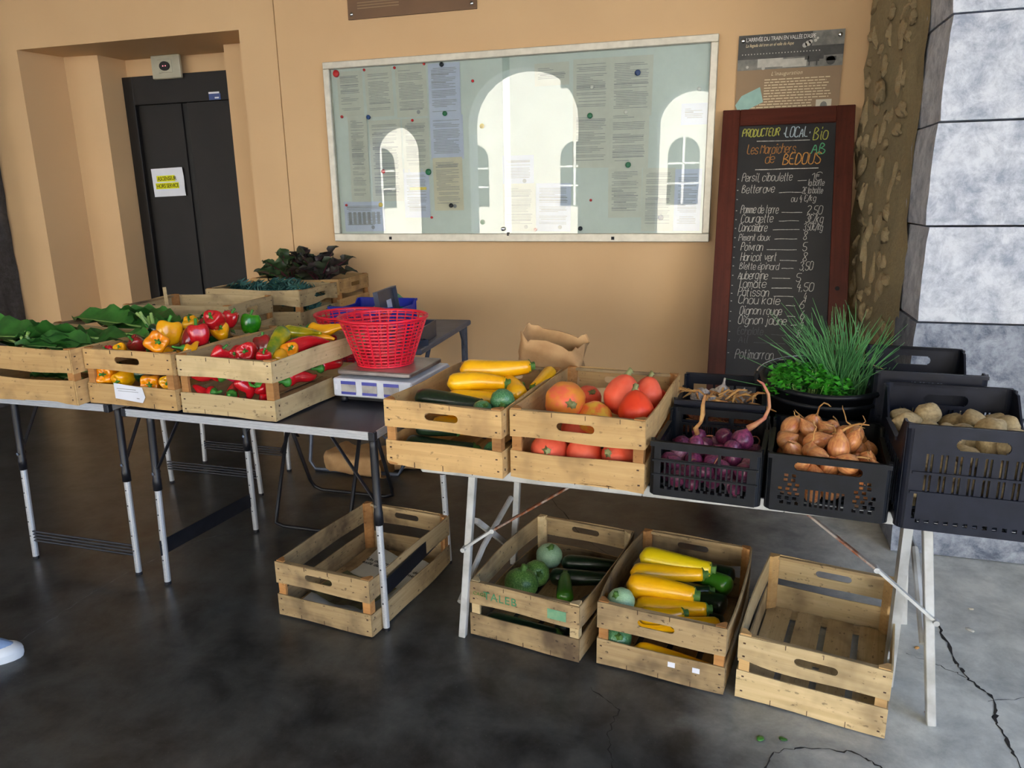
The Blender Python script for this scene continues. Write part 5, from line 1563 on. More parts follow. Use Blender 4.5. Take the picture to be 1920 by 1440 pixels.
for i, (k, a, b, r, lab) in enumerate([('l', (-.285, 2.42, .228), (.0, 2.40, .215), .040, 'lemon-yellow courgette furthest back in the floor crate'), ('y', (-.295, 2.325, .210), (-.025, 2.372, .210), .033, 'slim yellow courgette second from the back on the floor'), ('y', (-.305, 2.247, .205), (-.045, 2.238, .200), .042, 'thick yellow courgette in the middle of the floor crate'),
                                       ('y', (-.245, 2.165, .172), (-.005, 2.210, .174), .033, 'yellow courgette in front of the thick one'), ('y', (-.225, 2.118, .178), (-.078, 2.160, .180), .027, 'short yellow courgette lying across the front one'), ('y', (.035, 2.150, .155), (-.13, 2.135, .155), .029, 'yellow courgette with its blossom end at the right front'),
                                       ('g', (.085, 2.36, .175), (-.08, 2.415, .185), .033, 'bright green courgette among the dark ones'), ('d', (.105, 2.46, .16), (-.06, 2.50, .17), .034, 'dark courgette at the back right of the floor crate'), ('d', (-.15, 2.33, .165), (.0, 2.345, .165), .030, 'dark courgette between the yellow and bright green ones'), ('d', (.08, 2.29, .14), (-.07, 2.32, .15), .035, 'dark courgette below the bright green one'),
                                       ('d', (.07, 2.22, .11), (-.06, 2.25, .12), .032, 'dark courgette low at the right wall'), ('y', (-.233, 2.085, .074), (.03, 2.075, .045), .024, 'yellow courgette slanting behind the lower front gap'), ('y', (-.10, 2.10, .03), (.03, 2.085, .028), .018, 'thin yellow courgette at the bottom of the lower front gap'),
                                       ('y', (-.27, 2.30, .13), (-.03, 2.32, .13), .036, 'yellow courgette buried under the slim one'), ('y', (-.25, 2.2, .11), (-.02, 2.22, .11), .036, 'yellow courgette buried under the thick one'), ('d', (-.22, 2.44, .13), (.02, 2.46, .13), .036, 'dark courgette buried under the lemon one')]):
    courgette('W3', k, a, b, r, lab, 'long courgettes in the middle floor crate', i + 51)
round_courgette('W3', 'p', (-.285, 2.150, .195), .046, 'pale round courgette at the front left of the floor crate', (.5, -.4, 0), 'round courgettes in the middle floor crate')
round_courgette('W3', 'r', (-.290, 2.115, .080), .046, 'dark round courgette behind the lower gap of the floor crate', (.9, .4, 0), 'round courgettes in the middle floor crate')

# ---------------------------------------------------------------- piles of onions and potatoes
def pile(key, n, r0, r1, seed, ztop=1.0, tries=40, tilt=(0, 0)):
    """drop balls one by one into the crate, each to the lowest resting place found"""
    rn = random.Random(seed)
    w, d = DIM[key]
    out = []
    for _ in range(n):
        r = rn.uniform(r0, r1)
        best = None
        for _t in range(tries):
            x, y = rn.uniform(-w / 2 + r + .012, w / 2 - r - .012), rn.uniform(-d / 2 + r + .012, d / 2 - r - .012)
            z = r + .012
            for (a, b, c, q) in out:
                h2 = (r + q) ** 2 * .92 - (x - a) ** 2 - (y - b) ** 2
                if h2 > 0:
                    z = max(z, c + sqrt(h2))
            zz = z + tilt[0] * x + tilt[1] * y
            if best is None or zz < best[0]:
                best = (zz, x, y, z, r)
        out.append((best[1], best[2], best[3], best[4]))
    return out

def onion_mesh(mat, seed, tall=1.0):
    prof = [(.05, -.98), (.35, -.92), (.70, -.70), (.93, -.35), (1.0, 0), (.90, .34), (.68, .64), (.44, .86), (.25, 1.02), (.15, 1.14), (.10, 1.22)]
    prof = [(r, z * tall) for r, z in prof]
    def fn(th, r, z):
        return r * (1 + .05 * noise.noise(Vector((cos(th) * 1.4, sin(th) * 1.4, z + seed * 4)))), 0
    return MB().lathe(prof, 18, fn).mesh('skin', M[mat], True)

def stalk_mesh(mat, seed, L):
    rr = random.Random(seed)
    pts, p, d = [], Vector((0, 0, 1.08)), Vector((rr.uniform(-.5, .5), rr.uniform(-.5, .5), 1))
    for k in range(8):
        pts.append(p.copy())
        p = p + d.normalized() * (L / 7)
        d += Vector((rr.uniform(-.9, .9), rr.uniform(-.9, .9), rr.uniform(-.55, .15)))
    return MB().tube(pts, [.15, .12, .09, .10, .07, .08, .06, .03], 6, True, lambda th, t: 1 + .35 * cos(2 * th)).mesh('dry_stalk', M[mat], True)
ONY = [onion_mesh('onion_y', s, (1.0, 1.2, 1.42)[s]) for s in range(3)]
ONR = [onion_mesh('onion_r', s, .95 + .08 * s) for s in range(2)] + [onion_mesh('onion_rp', 3)]
SHA = [onion_mesh('shallot', s, 1.5) for s in range(2)]
STY = [stalk_mesh('straw', s, 2.2 + .5 * (s % 3)) for s in range(7)]
STR = [stalk_mesh('stalk_r', s + 9, 2.0) for s in range(2)]

def heap(key, name, n, r0, r1, seed, meshes, label, group, cat, stalks=None, stalk_p=.5, tilt=(0, 0), zcap=None):
    m = CM(key)
    rn = random.Random(seed + 100)
    pts = pile(key, n, r0, r1, seed, tilt=tilt)
    if zcap:
        w_, d_ = DIM[key]
        pts = [p for p in pts if p[2] < zcap and (p[2] < zcap - .035 or abs(p[0]) < w_ / 2 - .05 and abs(p[1]) < d_ / 2 - .05)]
    zmax = max(p[2] for p in pts)
    for (x, y, z, r) in pts:
        o = thing(name, label, cat, m @ Vector((x, y, z)), group=group, rot=(rn.uniform(-1.3, 1.3), rn.uniform(-1.3, 1.3), rn.uniform(0, 6.28)))
        link('skin', rn.choice(meshes), o, None, None, r * .98)
        if stalks and rn.random() < stalk_p and z > zmax - .055:
            link('dry_stalk', rn.choice(stalks), o, None, None, r)
            o.rotation_euler = (rn.uniform(-.7, .7), rn.uniform(-.7, .7), rn.uniform(0, 6.28))
heap('P3', 'onion', 100, .022, .031, 4, ONY, 'copper-skinned onion in the crate with the lattice front', 'yellow onions heaped in the lattice crate', 'onion', STY, .6, tilt=(0, -.12), zcap=.178)
heap('P2', 'red_onion', 62, .019, .028, 8, ONR, 'purple onion in the crate with open bars', 'red onions in the barred crate', 'onion', STR, .25, tilt=(-.05, -.1), zcap=.125)
# the two tall stalks standing out of the red onions
m2 = CM('P2')
o = thing('red_onion', 'purple onion with a tall dry straw-coloured stalk standing up', 'onion', m2 @ Vector((-.045, -.02, .115)), rot=(.05, .1, 0))
link('skin', ONR[0], o, None, None, .024)
part('dry_stalk', MB().tube([(0, 0, .026), (-.008, 0, .045), (.004, .004, .065), (.006, .004, .09), (.002, .006, .12), (.004, .006, .15)], [.007, .008, .006, .0075, .006, .004], 6, True, lambda th, t: 1 + .35 * cos(2 * th)), M['straw'], o, smooth=True)
o = thing('red_onion', 'large purple onion with a long pink stalk curving up at the right', 'onion', m2 @ Vector((.085, .02, .125)), rot=(0, .35, 0))
link('skin', ONR[0], o, None, None, .034)
part('pink_stalk', MB().tube([(0, 0, .038), (.015, .0, .06), (.03, .005, .085), (.03, .01, .12), (.012, .012, .155), (-.015, .012, .178), (-.035, .012, .182)], [.011, .008, .006, .005, .0045, .004, .0015], 8), M['stalk_r'], o, smooth=True)
heap('P1', 'shallot', 46, .016, .022, 13, SHA, 'brown shallot in the crate behind the red onions', 'shallots in the rear crate', 'shallot', STY, .35, tilt=(0, -.05))

def garlic_mesh(seed):
    prof = [(.1, -.75), (.6, -.72), (.95, -.4), (1.0, -.05), (.85, .35), (.5, .70), (.22, .95), (.13, 1.35), (.11, 1.8)]
    return MB().lathe(prof, 32, lambda th, r, z: (r * (1 + (.09 * abs(cos(4 * th)) - .05 if z < .7 else 0)), 0)).mesh('skin', M['garlic'], True)
GAR = garlic_mesh(1)
m1 = CM('P1')
for i, (x, y, z, r, rot, lab) in enumerate([(-.085, -.01, .148, .024, (.9, .3, 0), 'white garlic bulb at the left of the shallot crate'), (-.060, .005, .150, .020, (1.6, -.5, 0), 'garlic bulb showing its cloves beside the leftmost one'), (.0, .03, .155, .030, (.1, .1, 0), 'largest pale garlic bulb in the middle, neck up'), (.012, -.005, .145, .024, (1.3, .5, 0), 'grey garlic bulb in front of the largest one'), (-.03, .055, .14, .022, (.8, .5, 0), 'garlic bulb behind the largest one'),
                                            (.055, .0, .142, .022, (.9, -.9, 0), 'dusty garlic bulb right of the middle'), (.075, .045, .142, .024, (.7, .7, 0), 'dusty garlic bulb near the bucket'), (.05, .085, .135, .022, (.3, .7, 0), 'dusty garlic bulb at the back of the shallot crate'), (-.075, .06, .138, .022, (1.1, .1, 0), 'garlic bulb in the back left of the shallot crate'), (-.03, -.03, .140, .018, (1.7, 0, .4), 'small round garlic bulb among the shallots')]):
    o = thing('garlic_bulb', lab, 'garlic', m1 @ Vector((x, y, z)), group='garlic bulbs', rot=rot)
    link('skin', GAR, o, None, None, r)
stw = MB()
rn = random.Random(77)
for k in range(46):
    p = m1 @ Vector((rn.uniform(-.12, .12), rn.uniform(-.17, .05), rn.uniform(.135, .165)))
    a = rn.uniform(0, 6.28)
    L = rn.uniform(.03, .09)
    q = p + Vector((cos(a) * L, sin(a) * L, rn.uniform(-.01, .03)))
    md = (p + q) / 2 + Vector((rn.uniform(-.01, .01), rn.uniform(-.01, .01), rn.uniform(0, .02)))
    stw.tube([p, md, q], [.004, .005, .0015], 4, True)
tag(link('dry_straw', stw.mesh('dry_straw', M['straw'])), 'dry papery leaves and roots strewn over the shallots', 'straw', kind='stuff')

POT = [blob(s + 40, 1, 1, 1.0, 16, 12, .28, 1.1).mesh('potato', M['potato'], True) for s in range(5)]
def potatoes(key, n, seed, label, group, rr=(.026, .036)):
    m = CM(key)
    rn = random.Random(seed)
    for (x, y, z, r) in pile(key, n, rr[0], rr[1], seed, tilt=(0, 0)):
        if z > .235:
            continue
        o = link('potato', rn.choice(POT), None, m @ Vector((x, y, z)), (rn.uniform(-.5, .5), rn.uniform(-.5, .5), rn.uniform(0, 6.28)), (r * rn.uniform(1.05, 1.45), r * .98, r * .9))
        tag(o, label, 'potato', group)
potatoes('P4', 92, 5, 'pale brown potato in the front potato crate', 'potatoes in the front crate', (.027, .036))
potatoes('P5', 52, 6, 'pale brown potato in the rear potato crate', 'potatoes in the rear crate', (.027, .035))

# ================================================================== SCALE AND BASKETS
sc_ = thing('kitchen_scale', 'white weighing scale with a steel plate and three displays', 'scale', (-1.232, 2.335, .742), radians(-1.5))
prof = [(0, .026), (.0, .094), (.34, .094), (.40, .050), (.36, .026)]
mb = MB()
n = len(prof)
mb.add([(-.158, a, b) for a, b in prof] + [(.162, a, b) for a, b in prof], [tuple(range(n)), tuple(reversed(range(n, 2 * n)))] + [(i, n + i, n + (i + 1) % n, (i + 1) % n) for i in range(n)])
part('housing', mb, M['scaleplastic'], sc_, bev=.005)
part('underside', MB().bx(-.12, .13, .03, .32, .008, .028), M['blackmetal'], sc_)
for x in (-.13, .13):
    for y in (.03, .31):
        part('foot', MB().lathe([(.014, 0), (.016, .010), (.012, .027)], 12), M['blackmetal'], sc_, loc=(x, y, 0), smooth=True)
part('weighing_plate', MB().bx(-.148, .150, .02, .30, .104, .122), M['scalesteel'], sc_, bev=.004)
part('plate_support', MB().bx(-.08, .08, .08, .24, .092, .106), M['blackmetal'], sc_)
for k, (x0, x1) in enumerate(((-.122, -.062), (-.036, .024), (.052, .112))):
    d = part('display_window', MB().bx(x0, x1, -.0025, .001, .040, .084), M['scalegrey'], sc_)
    part('display_band', MB().bx(x0, x1, -.0035, -.0025, .074, .086), M['scaleblue'], d)
    part('display_band', MB().bx(x0, x1, -.0035, -.0025, .036, .046), M['scaleblue'], d)
part('sticker', MB().bx(-.150, -.140, -.002, .001, .052, .072), M['paper'], sc_)

def basket_parts(o, rb=.105, rtp=.165, H=.180):
    n, m = 28, 13
    lat = MB()
    for k in range(n):
        th = 2 * pi * k / n
        c, s = cos(th), sin(th)
        lat.bar((rb * c, rb * s, .004), (rtp * c, rtp * s, H - .004),   .006 if k % 2 else .004, .0028, (c, s, 0))
    for j in range(m):
        t = (j + .4) / m
        r = rb + (rtp - rb) * t
        z = .004 + (H - .01) * t
        hh = .0044
        vs, fs = [], []
        q = 56
        for k in range(q):
            th = 2 * pi * k / q
            for (dr, dz) in ((.001, 0), (.001, hh), (-.001, hh), (-.001, 0)):
                vs.append(((r + dr) * cos(th), (r + dr) * sin(th), z + dz))
        for k in range(q):
            for e in range(4):
                fs.append((k * 4 + e, ((k + 1) % q) * 4 + e, ((k + 1) % q) * 4 + (e + 1) % 4, k * 4 + (e + 1) % 4))
        lat.add(vs, fs)
    part('woven_side', lat, M['redplastic'], o, kind='stuff')
    q = 56
    part('rim', MB().lathe([(rtp - .004, H - .006), (rtp + .006, H - .006), (rtp + .007, H + .001), (rtp + .003, H + .004), (rtp - .004, H + .002), (rtp - .004, H - .006)], q, None, False), M['redplastic'], o, smooth=True)
    part('rim_tab', MB().bx(-rtp - .012, -rtp + .004, -.010, .010, H - .016, H + .002), M['redplastic'], o, bev=.003)
    base = MB().lathe([(rb + .003, 0), (rb + .003, .006), (rb - .006, .006), (rb - .006, 0), (rb + .003, 0)], q, None, False)
    for k in range(11):
        y = -rb + 2 * rb * (k + .5) / 11
        a = sqrt(max(0, rb * rb - y * y))
        base.bx(-a, a, y - .004, y + .004, .001, .004)
        base.bx(y - .004, y + .004, -a, a, .0015, .0045)
    part('base_grid', base, M['redplastic'], o, kind='stuff')
b1 = thing('plastic_basket', 'round red plastic basket standing on the scale', 'basket', (-1.252, 2.503, .8655), radians(-20))
basket_parts(b1)
b2 = thing('plastic_basket', 'red plastic basket stacked behind the one on the scale, upper of two', 'basket', (-1.595, 2.90, .806), 0, 'red baskets stacked behind')
basket_parts(b2)
b3 = thing('plastic_basket', 'red plastic basket at the bottom of the stack behind the scale', 'basket', (-1.595, 2.90, .737), .2, 'red baskets stacked behind')
basket_parts(b3)

# ================================================================== CASH BOX, GREEN BAG
cbx = thing('cash_box', 'slate grey cash box with its lid propped open', 'cash box', (-1.565, 3.42, .766), radians(97))
part('box_wall', MB().bx(-.14, .15, -.10, -.094, 0, .085).bx(-.14, .15, .094, .10, 0, .085).bx(-.14, -.134, -.094, .094, 0, .085).bx(.144, .15, -.094, .094, 0, .085), M['cashbox'], cbx)
part('box_floor', MB().bx(-.134, .144, -.094, .094, .001, .006), M['cashbox'], cbx)
ld = MB().bx(-.14, .15, 0, .005, 0, .18).bx(-.14, .15, -.02, 0, .174, .18).bx(-.14, -.134, -.02, 0, 0, .174).bx(.144, .15, -.02, 0, 0, .174)
lid = part('lid', ld, M['cashbox'], cbx, loc=(0, .105, .085), rot=(radians(-8), 0, 0))
part('sticker', MB().bx(.02, .09, -.0015, 0, .04, .12), M['paper_blue'], lid)
part('handle', MB().tube([(.152, -.05, .05), (.168, -.045, .06), (.172, 0, .055), (.168, .045, .06), (.152, .05, .05)], .004, 8), M['chrome'], cbx, smooth=True)
tray = thing('coin_tray', 'slate grey tray on the table corner in front of the cash box', 'tray', (-1.535, 3.24, .7655), radians(60))
gb = MB()
rows = []
for i in range(11):
    t = i / 10
    rows.append([(-.13 + .26 * t, .09 * cos(2 * pi * k / 12) * (.35 + .65 * sin(pi * min(.999, max(.001, t)))), (.05 + .06 * t + .05 * sin(2 * pi * k / 12)) * (.3 + .7 * sin(pi * max(.04, min(.96, t)))) + .012 * noise.noise(Vector((t * 6, k * .7, 2)))) for k in range(13)])
gb.grid(rows)
o = link('plastic_bag', gb.mesh('plastic_bag', M['greenbag'], True), None, (-1.83, 3.78, .80), (0, radians(-14), .3), (1, 1, 1.3))
tag(o, 'crumpled green plastic bag behind the red baskets', 'bag')
part('tray_wall', MB().bx(-.10, .13, -.055, -.05, 0, .03).bx(-.10, .13, .0, .005, 0, .03).bx(-.10, -.095, -.05, 0, 0, .03).bx(.125, .13, -.05, 0, 0, .03), M['cashbox'], tray)
part('tray_floor', MB().bx(-.095, .125, -.05, 0, .0005, .004), M['cashbox'], tray)

# ================================================================== KRAFT BAGS
def bag_mesh(w, d, h, seed, slant, crump, open_top=True):
    rows = []
    m, n = 14, 28
    for i in range(m + 1):
        t = i / m
        row = []
        for k in range(n):
            th = 2 * pi * k / n
            e = .45
            x = w / 2 * (abs(cos(th)) ** e) * (1 if cos(th) > 0 else -1)
            y = d / 2 * (abs(sin(th)) ** e) * (1 if sin(th) > 0 else -1)
            x += crump * noise.noise(Vector((x * 14, t * 5 + seed, y * 14)))
            y += crump * 1.4 * noise.noise(Vector((x * 12 + 9, t * 6 + seed, y * 12)))
            z = h * t + slant * x * t + (crump * noise.noise(Vector((th * 2, 3, seed))) if i == m else 0)
            row.append((x, y, z))
        row.append(row[0])
        rows.append(row)
    inner = [[(p[0] * .97, p[1] * .93, p[2]) for p in r] for r in reversed(rows)]
    mb = MB().grid(rows).grid(inner)
    mb.grid([rows[-1], inner[0]])
    mb.grid([rows[0], [(0, 0, 0)] * (n + 1)])
    return mb
kb = thing('paper_bag', 'open brown kraft bag standing behind the squash crates', 'bag', (-.63, 2.755, .638), rot=(radians(13), 0, radians(-6)))
part('bag', bag_mesh(.235, .14, .325, 3, -.25, .026), M['kraft'], kb, smooth=True)
kb2 = thing('paper_bag', 'brown kraft bag lying on the floor under the grey table', 'bag', (-2.10, 3.50, .062), rot=(0, radians(90), radians(-4)))
part('bag', bag_mesh(.12, .24, .36, 8, 0, .020), M['kraft'], kb2, smooth=True)
kb3 = thing('paper_bag', 'flat kraft bag beside the lying one under the grey table', 'bag', (-1.78, 3.60, .033), rot=(0, radians(90), radians(25)))
part('bag', bag_mesh(.06, .22, .30, 12, 0, .014), M['kraft'], kb3, smooth=True)

# ================================================================== LEAFY GREENS
def leaf_rows(L, Wd, ruffle, freq, curl, seed, n=14, m=8, tipw=.0, lobes=0):
    rr = random.Random(seed)
    p0, p1 = rr.uniform(0, 6), rr.uniform(0, 6)
    rows = []
    for i in range(n + 1):
        t = i / n
        w = Wd * (sin(pi * (.06 + .94 * t) ** .8) ** .75 * .98 + .02)
        if lobes:
            w *= 1 + .30 * sin(lobes * t * pi * 2)
        row = []
        for j in range(m + 1):
            s = j / m - .5
            x = L * t
            y = s * w
            z = curl * L * (t ** 2) + abs(s) * w * .5 + ruffle * abs(2 * s) ** 1.5 * sin(freq * t * 6.28 + p0 + (2.1 if s > 0 else 0)) + ruffle * .25 * noise.noise(Vector((t * 7, s * 7, seed)))
            row.append((x, y, z))
        rows.append(row)
    return rows

def leaf_parts(o, L, Wd, ruffle, freq, curl, seed, leafmat, ribmat, p, d, roll, stem=.06, lobes=0, ribr=.004, n=14, m=8):
    F = frame_from(Vector(p), Vector(p) + Vector(d)) @ Matrix.Rotation(roll, 4, 'X')
    lf = MB().grid(leaf_rows(L, Wd, ruffle, freq, curl, seed, n, m, lobes=lobes))
    l = link('leaf', lf.mesh('leaf', M[leafmat], True), o, M=F)
    pts = [(-stem, 0, 0), (-stem * .3, 0, .001)] + [(L * t, 0, curl * L * t * t + .001) for t in (.1, .3, .5, .7, .9)]
    link('midrib', MB().tube(pts, [ribr * 1.25, ribr * 1.15, ribr, ribr * .85, ribr * .65, ribr * .45, ribr * .2], 7).mesh('midrib', M[ribmat], True), l)
    return l
def green_bunch(key, label, locs, leafmat, ribmat, seed, cut_stems=0, cs=None, Ls=(.22, .32), Ws=(.12, .17), group='chard bunches'):
    rn = random.Random(seed)
    m = CM(key)
    o = thing('chard_bunch', label, 'chard', group=group)
    for i, (x, y, z, a, el) in enumerate(locs):
        p = m @ Vector((x, y, z))
        d = Vector((cos(a) * cos(el), sin(a) * cos(el), sin(el)))
        leaf_parts(o, rn.uniform(*Ls), rn.uniform(*Ws), .012, 3, rn.uniform(-.12, .02), seed * 31 + i, leafmat, ribmat, p, d, rn.uniform(-.5, .5))
    for k in range(cut_stems):
        a = rn.uniform(-.5, .5)
        p = m @ Vector(cs) + Vector((rn.uniform(-.03, .03), rn.uniform(-.03, .03), 0))
        q = p + Vector((rn.uniform(-.06, .05), rn.uniform(-.02, .02), rn.uniform(.035, .075)))
        part('cut_stem', MB().tube([p - (q - p) * .6, p, q], [.007, .0075, .0065], 7), M['chard_rib'], o)
    return o
# crate local frame of W9/W9b: long axis is local Y which points to world -X
rg = random.Random(9)
def spots(n, seed, z0=.165, z1=.21, yr=(-.22, .22), xr=(-.06, .11)):
    rr = random.Random(seed)
    return [(rr.uniform(*xr), rr.uniform(*yr), rr.uniform(z0, z1), rr.choice((0, pi)) + rr.uniform(-.3, .45), rr.uniform(-.04, .16)) for _ in range(n)]
green_bunch('W9', 'chard bunch lying at the left end of the front crate', spots(9, 1, yr=(.02, .24)), 'chard', 'chard_rib', 2, 3, (-.06, .10, .17))
green_bunch('W9', 'chard bunch with cut pale stems at the right end of the front crate', spots(9, 2, yr=(-.24, .0)), 'chard', 'chard_rib', 3, 3, (-.07, .02, .17))
green_bunch('W9', 'chard leaves filling the bottom of the front crate', spots(7, 7, .055, .10, (-.12, .12), (-.07, .05)), 'chard', 'chard_rib', 6, Ls=(.14, .2), Ws=(.08, .11))
green_bunch('W9b', 'chard bunch with thick cut stems pointing up behind the front crate', spots(8, 3, .15, .20, (-.22, .05)), 'chard', 'chard_rib', 4, 7, (-.05, -.13, .19))
green_bunch('W9b', 'chard bunch at the left of the second crate', spots(7, 4, .15, .20, (0, .2)), 'chard', 'chard_rib', 5)
o = thing('chard_leaf', 'single chard leaf on a long stem reaching into the pepper crate', 'leaf')
leaf_parts(o, .12, .07, .006, 2, -.1, 4, 'chard', 'chard_rib', (-2.26, 2.33, .965), (1, -.35, .05), .3, stem=.16)

def kale_bunch(key, label, x, y, z, seed, n=11):
    rn = random.Random(seed)
    m = CM(key)
    o = thing('kale_bunch', label, 'kale', group='kale bunches')
    for i in range(n):
        a = 2 * pi * i / n + rn.uniform(-.3, .3)
        el = rn.uniform(.2, 1.2)
        p = m @ Vector((x + rn.uniform(-.03, .03), y + rn.uniform(-.03, .03), z))
        d = Vector((cos(a) * cos(el), sin(a) * cos(el), sin(el)))
        leaf_parts(o, rn.uniform(.09, .13), rn.uniform(.11, .15), .030, 9, rn.uniform(-.5, .1), seed * 17 + i, 'kale', 'chard_rib', p, d, rn.uniform(-.4, .4), stem=.03, ribr=.003, n=26, m=10)
    cl = MB()
    for i in range(20):
        q = m @ Vector((x + rn.gauss(0, .045), y + rn.gauss(0, .06), z + rn.uniform(.0, .06)))
        i0 = len(cl.v)
        r = rn.uniform(.016, .028)
        b_ = blob(seed * 41 + i, r, r, r * .8, 18, 13, 1.1, 4.2)
        cl.add([Vector(v) + q for v in b_.v], b_.f)
    part('curly_edges', cl, M['kale'], o, kind='stuff')
    return o
kale_bunch('W11', 'kale bunch at the left end of its crate', .0, .17, .135, 1)
kale_bunch('W11', 'kale bunch in the middle of its crate', .05, .03, .13, 2)
kale_bunch('W11', 'kale bunch at the right end of its crate', .0, -.14, .145, 3)
kale_bunch('W11', 'kale bunch low at the front of its crate', -.07, .05, .115, 4)
kale_bunch('W11', 'kale bunch behind the side gap of its crate', .05, -.18, .08, 5)

def beet_bunch(label, bx_, by_, bz, leaves, mat, seed, group):
    rn = random.Random(seed)
    o = thing('beetroot_bunch', label, 'beetroot', group=group)
    for k in range(4):
        q = MB().lathe([(.02, -.05), (.01, -.042), (.022, -.03), (.038, -.005), (.036, .018), (.02, .032), (.01, .038)], 16)
        part('root', q, M['beet'], o, smooth=True, loc=(bx_ - .05 + .045 * k, by_ + rn.uniform(-.03, .03), bz - .02), rot=(rn.uniform(-.9, .9), rn.uniform(-1, 1), 0))
    for i, (dx, dy, dz, L, Wd) in enumerate(leaves):
        d = Vector((dx, dy, dz)).normalized()
        leaf_parts(o, L, Wd, .020, 3.3, rn.uniform(-.55, -.1), seed * 13 + i, mat, 'beet_stem', Vector((bx_, by_, bz)) + d * .045, d, rn.uniform(-1.2, 1.2), stem=.05, lobes=2.5, ribr=.005)
    return o
rn = random.Random(31)
lv = [(-.6 + 1.3 * k / 11 + rn.uniform(-.1, .1), rn.uniform(-.6, .2), rn.uniform(.35, 1.0), rn.uniform(.15, .20), rn.uniform(.10, .14)) for k in range(12)]
beet_bunch('beetroot bunch with green leaves at the left of its crate', -2.62, 4.02, .965, lv, 'beetleaf', 4, 'beetroot bunches')
lv = [(-.6 + 1.5 * k / 15 + rn.uniform(-.1, .1), rn.uniform(-.6, .2), rn.uniform(.4, 1.0), rn.uniform(.17, .24), rn.uniform(.10, .15)) for k in range(16)]
beet_bunch('beetroot bunch with dark purple leaves at the right of its crate', -2.44, 4.05, .965, lv, 'beetleaf_d', 6, 'beetroot bunches')
beet_bunch('beetroot bunch with dark leaves between the other two', -2.53, 4.12, .965, lv[:9], 'beetleaf_d', 8, 'beetroot bunches')

# ================================================================== BUCKET WITH HERBS
bk_ = thing('bucket', 'round black rubber bucket holding parsley and chives', 'bucket', (.318, 2.605, .650), rot=(radians(5), 0, 0))
prof = [(.0, .0), (.145, .0), (.150, .006), (.192, .212), (.203, .214), (.206, .222), (.200, .230), (.190, .228), (.184, .215), (.143, .012), (.0, .010)]
part('tub', MB().lathe(prof, 48, None, False), M['blackplastic'], bk_, smooth=True)
part('lip_ring', MB().lathe([(.193, .175), (.197, .178), (.197, .186), (.193, .190)], 48, None, False), M['blackplastic'], bk_, smooth=True)
for s in (-1, 1):
    part('handle_lug', MB().bx(s * .215 - .008, s * .215 + .008, -.016, .016, .195, .232), M['blackplastic'], bk_, bev=.003)
pts = [(.215 * cos(pi * k / 20), .20 * sin(pi * k / 20) + .004, .226 + .012 * sin(pi * k / 20)) for k in range(21)]
part('wire_handle', MB().tube(pts, .003, 6), M['chrome'], bk_, smooth=True)

rn = random.Random(8)
ps = thing('parsley_bunch', 'bright green bunch of flat parsley in the black bucket', 'parsley', (.255, 2.53, .70))
stems, lf = MB(), MB()
for k in range(80):
    a, q = rn.uniform(0, 6.28), sqrt(rn.random())
    top = Vector((cos(a) * q * .115, sin(a) * q * .10, .155 + .055 * (1 - q * q) + rn.uniform(-.03, .02)))
    stems.tube([(top.x * .2, top.y * .2, -.03), (top.x * .6, top.y * .6, .08), tuple(top)], [.0018, .0016, .001], 4)
    for j in range(13):
        c = top + Vector((rn.uniform(-.03, .03), rn.uniform(-.03, .03), rn.uniform(-.03, .018)))
        s = rn.uniform(.012, .021)
        Rm = Matrix.Translation(c) @ Matrix.Rotation(rn.uniform(0, 6.28), 4, 'Z') @ Matrix.Rotation(rn.uniform(-.7, .7), 4, 'X') @ Matrix.Rotation(rn.uniform(-.6, .3), 4, 'Y')
        shp = [(0, 0), (.35, -.38), (.55, -.75), (.78, -.42), (1.0, -.22), (1.25, 0), (1.0, .22), (.78, .42), (.55, .75), (.35, .38)]
        pts = [Rm @ Vector((x * s, y * s, .22 * s * (abs(y) * 1.2 - .3 * x * x))) for x, y in shp]
        lf.add(pts, [(0, 1, 2, 3, 4), (0, 4, 5, 6), (0, 6, 7, 8, 9)])
part('leaflets', lf, M['parsley'], ps, kind='stuff')
part('stems', stems, M['chard_rib'], ps, kind='stuff')

cv = thing('chive_bunch', 'tall bunch of thin chives fanning out of the black bucket', 'chives', (.375, 2.60, .69))
bl = MB()
for k in range(260):
    b = Vector((rn.gauss(0, .022), rn.gauss(0, .022), .02))
    lean = Vector((rn.gauss(-.07, .15), rn.gauss(-.08, .15), 1)).normalized()
    L = rn.uniform(.27, .43) * (1.08 if rn.random() < .2 else 1)
    bend = Vector((rn.gauss(-.02, .07), rn.gauss(0, .06), rn.uniform(-.08, .0)))
    if k < 12:
        lean = Vector((rn.uniform(-.75, -.5) if k < 8 else rn.uniform(.3, .6), rn.uniform(-.3, .2), .75)).normalized()
        L = rn.uniform(.26, .36)
    P = [b + lean * (L * t) + bend * (t ** 2.2) for t in (0, .25, .5, .75, 1)]
    bl.tube(P, [.0024, .0024, .0022, .0017, .0006], 4, False)
part('blades', bl, M['chive'], cv, smooth=True, kind='stuff')

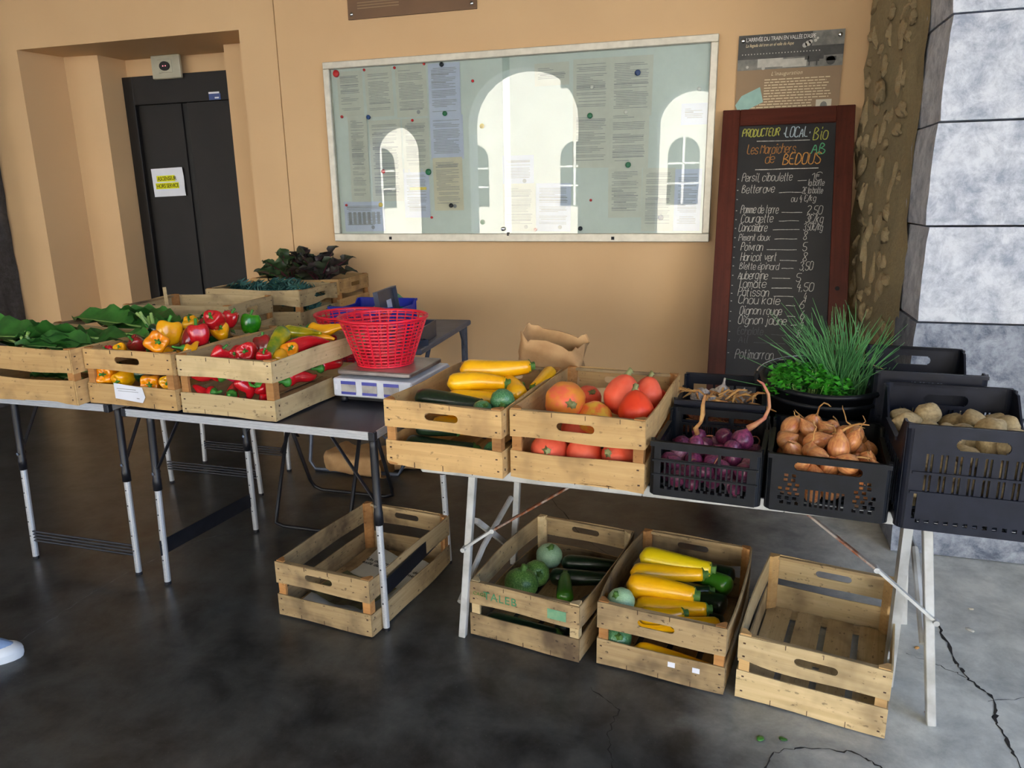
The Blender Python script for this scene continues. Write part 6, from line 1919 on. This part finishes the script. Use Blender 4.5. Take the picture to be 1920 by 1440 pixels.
# ================================================================== SHOE AT THE LEFT EDGE
sh = thing('sneaker', 'white sneaker of a passer-by, toe just inside the left edge', 'shoe', (-2.335, 1.545, 0), radians(32))
def shoe_rows(z0, z1, k0, k1, n=24):
    out = []
    for (z, k) in ((z0, k0), ((z0 + z1) / 2, (k0 + k1) / 2 * 1.02), (z1, k1)):
        row = []
        for i in range(n + 1):
            th = 2 * pi * i / n
            x = .145 * cos(th)
            y = (.048 - .008 * cos(th) * -1) * sin(th)
            row.append((x * k, y * k, z))
        out.append(row)
    return out
r_ = shoe_rows(0, .028, .97, 1.0)
part('sole', MB().grid(r_).add(r_[0][:-1], [tuple(reversed(range(24)))]).add(r_[-1][:-1], [tuple(range(24))]), M['shoe'], sh, smooth=True)
rows = []
for j in range(7):
    t = j / 6
    row = []
    for i in range(25):
        th = 2 * pi * i / 24
        k = .97 - .55 * t ** 1.6
        x = .145 * cos(th) * k - .06 * t ** 1.5
        row.append((x, .047 * sin(th) * (1 - .25 * t), .028 + .085 * t * (1.0 if cos(th) < 0 else 1 - .12 * cos(th))))
    rows.append(row)
part('upper', MB().grid(rows), M['shoeblue'], sh, smooth=True)
part('toe_cap', MB().grid([[(.07 + .074 * cos(ph) * cos(th), .047 * cos(ph) * sin(th), .028 + .030 * sin(ph)) for th in [-.9 * pi / 2 + .9 * pi * i / 12 for i in range(13)]] for ph in [pi / 2 * j / 6 for j in range(7)]]), M['shoe'], sh, smooth=True)

# ================================================================== CRUMBS ON THE FLOOR
rn = random.Random(4)
for i, (x, y, c, s, lab) in enumerate([(.66, 2.44, 'straw', .010, 'pale seed husk on the floor by the right table leg'), (.90, 2.75, 'paper_cream', .010, 'tiny pale scrap on the bright floor at the right'), (.70, 2.77, 'beet', .008, 'small dark red scrap behind the right table leg'), (.62, 2.10, 'pep_r', .011, 'red petal-like scrap on the floor beside the empty crate'), (1.02, 2.42, 'pep_r', .012, 'red scrap at the right edge of the floor'),
                                       (.15, 1.86, 'chard', .014, 'wilted green leaf scrap in front of the empty crate'), (.21, 1.875, 'chard', .012, 'second green leaf scrap, nearer the empty crate'), (.86, 2.6, 'paper_grey', .016, 'flat grey paper scrap on the bright floor')]):
    q = blob(i + 60, s, s * .7, .0025, 8, 5, .5, 2).mesh('floor_scrap', M[c], True)
    tag(link('floor_scrap', q, None, (x, y, .003), (0, 0, rn.uniform(0, 3))), lab, 'scrap', 'scraps on the floor')

# ================================================================== labels of the setting
for nm, lab, cat in (('floor', 'worn dark concrete floor, paler and cracked at the right', 'floor'), ('wall_back', 'peach plastered wall with the lift alcove', 'wall'), ('ceiling', 'plain ceiling of the covered hall', 'ceiling'), ('wall_left', 'far left end wall of the hall', 'wall'),
                     ('wall_front', 'arcade wall with round arches, mirrored in the notice board', 'wall'), ('wall_right', 'right end wall with a tall opening', 'wall'), ('trim_1', 'stone pier with pale dressed blocks and rubble side at the right', 'pier'), ('trim_2', 'dark rubble pier at the left edge', 'pier'), ('door_1', 'dark two-leaf lift door in the alcove', 'door')):
    tag(bpy.data.objects[nm], lab, cat)
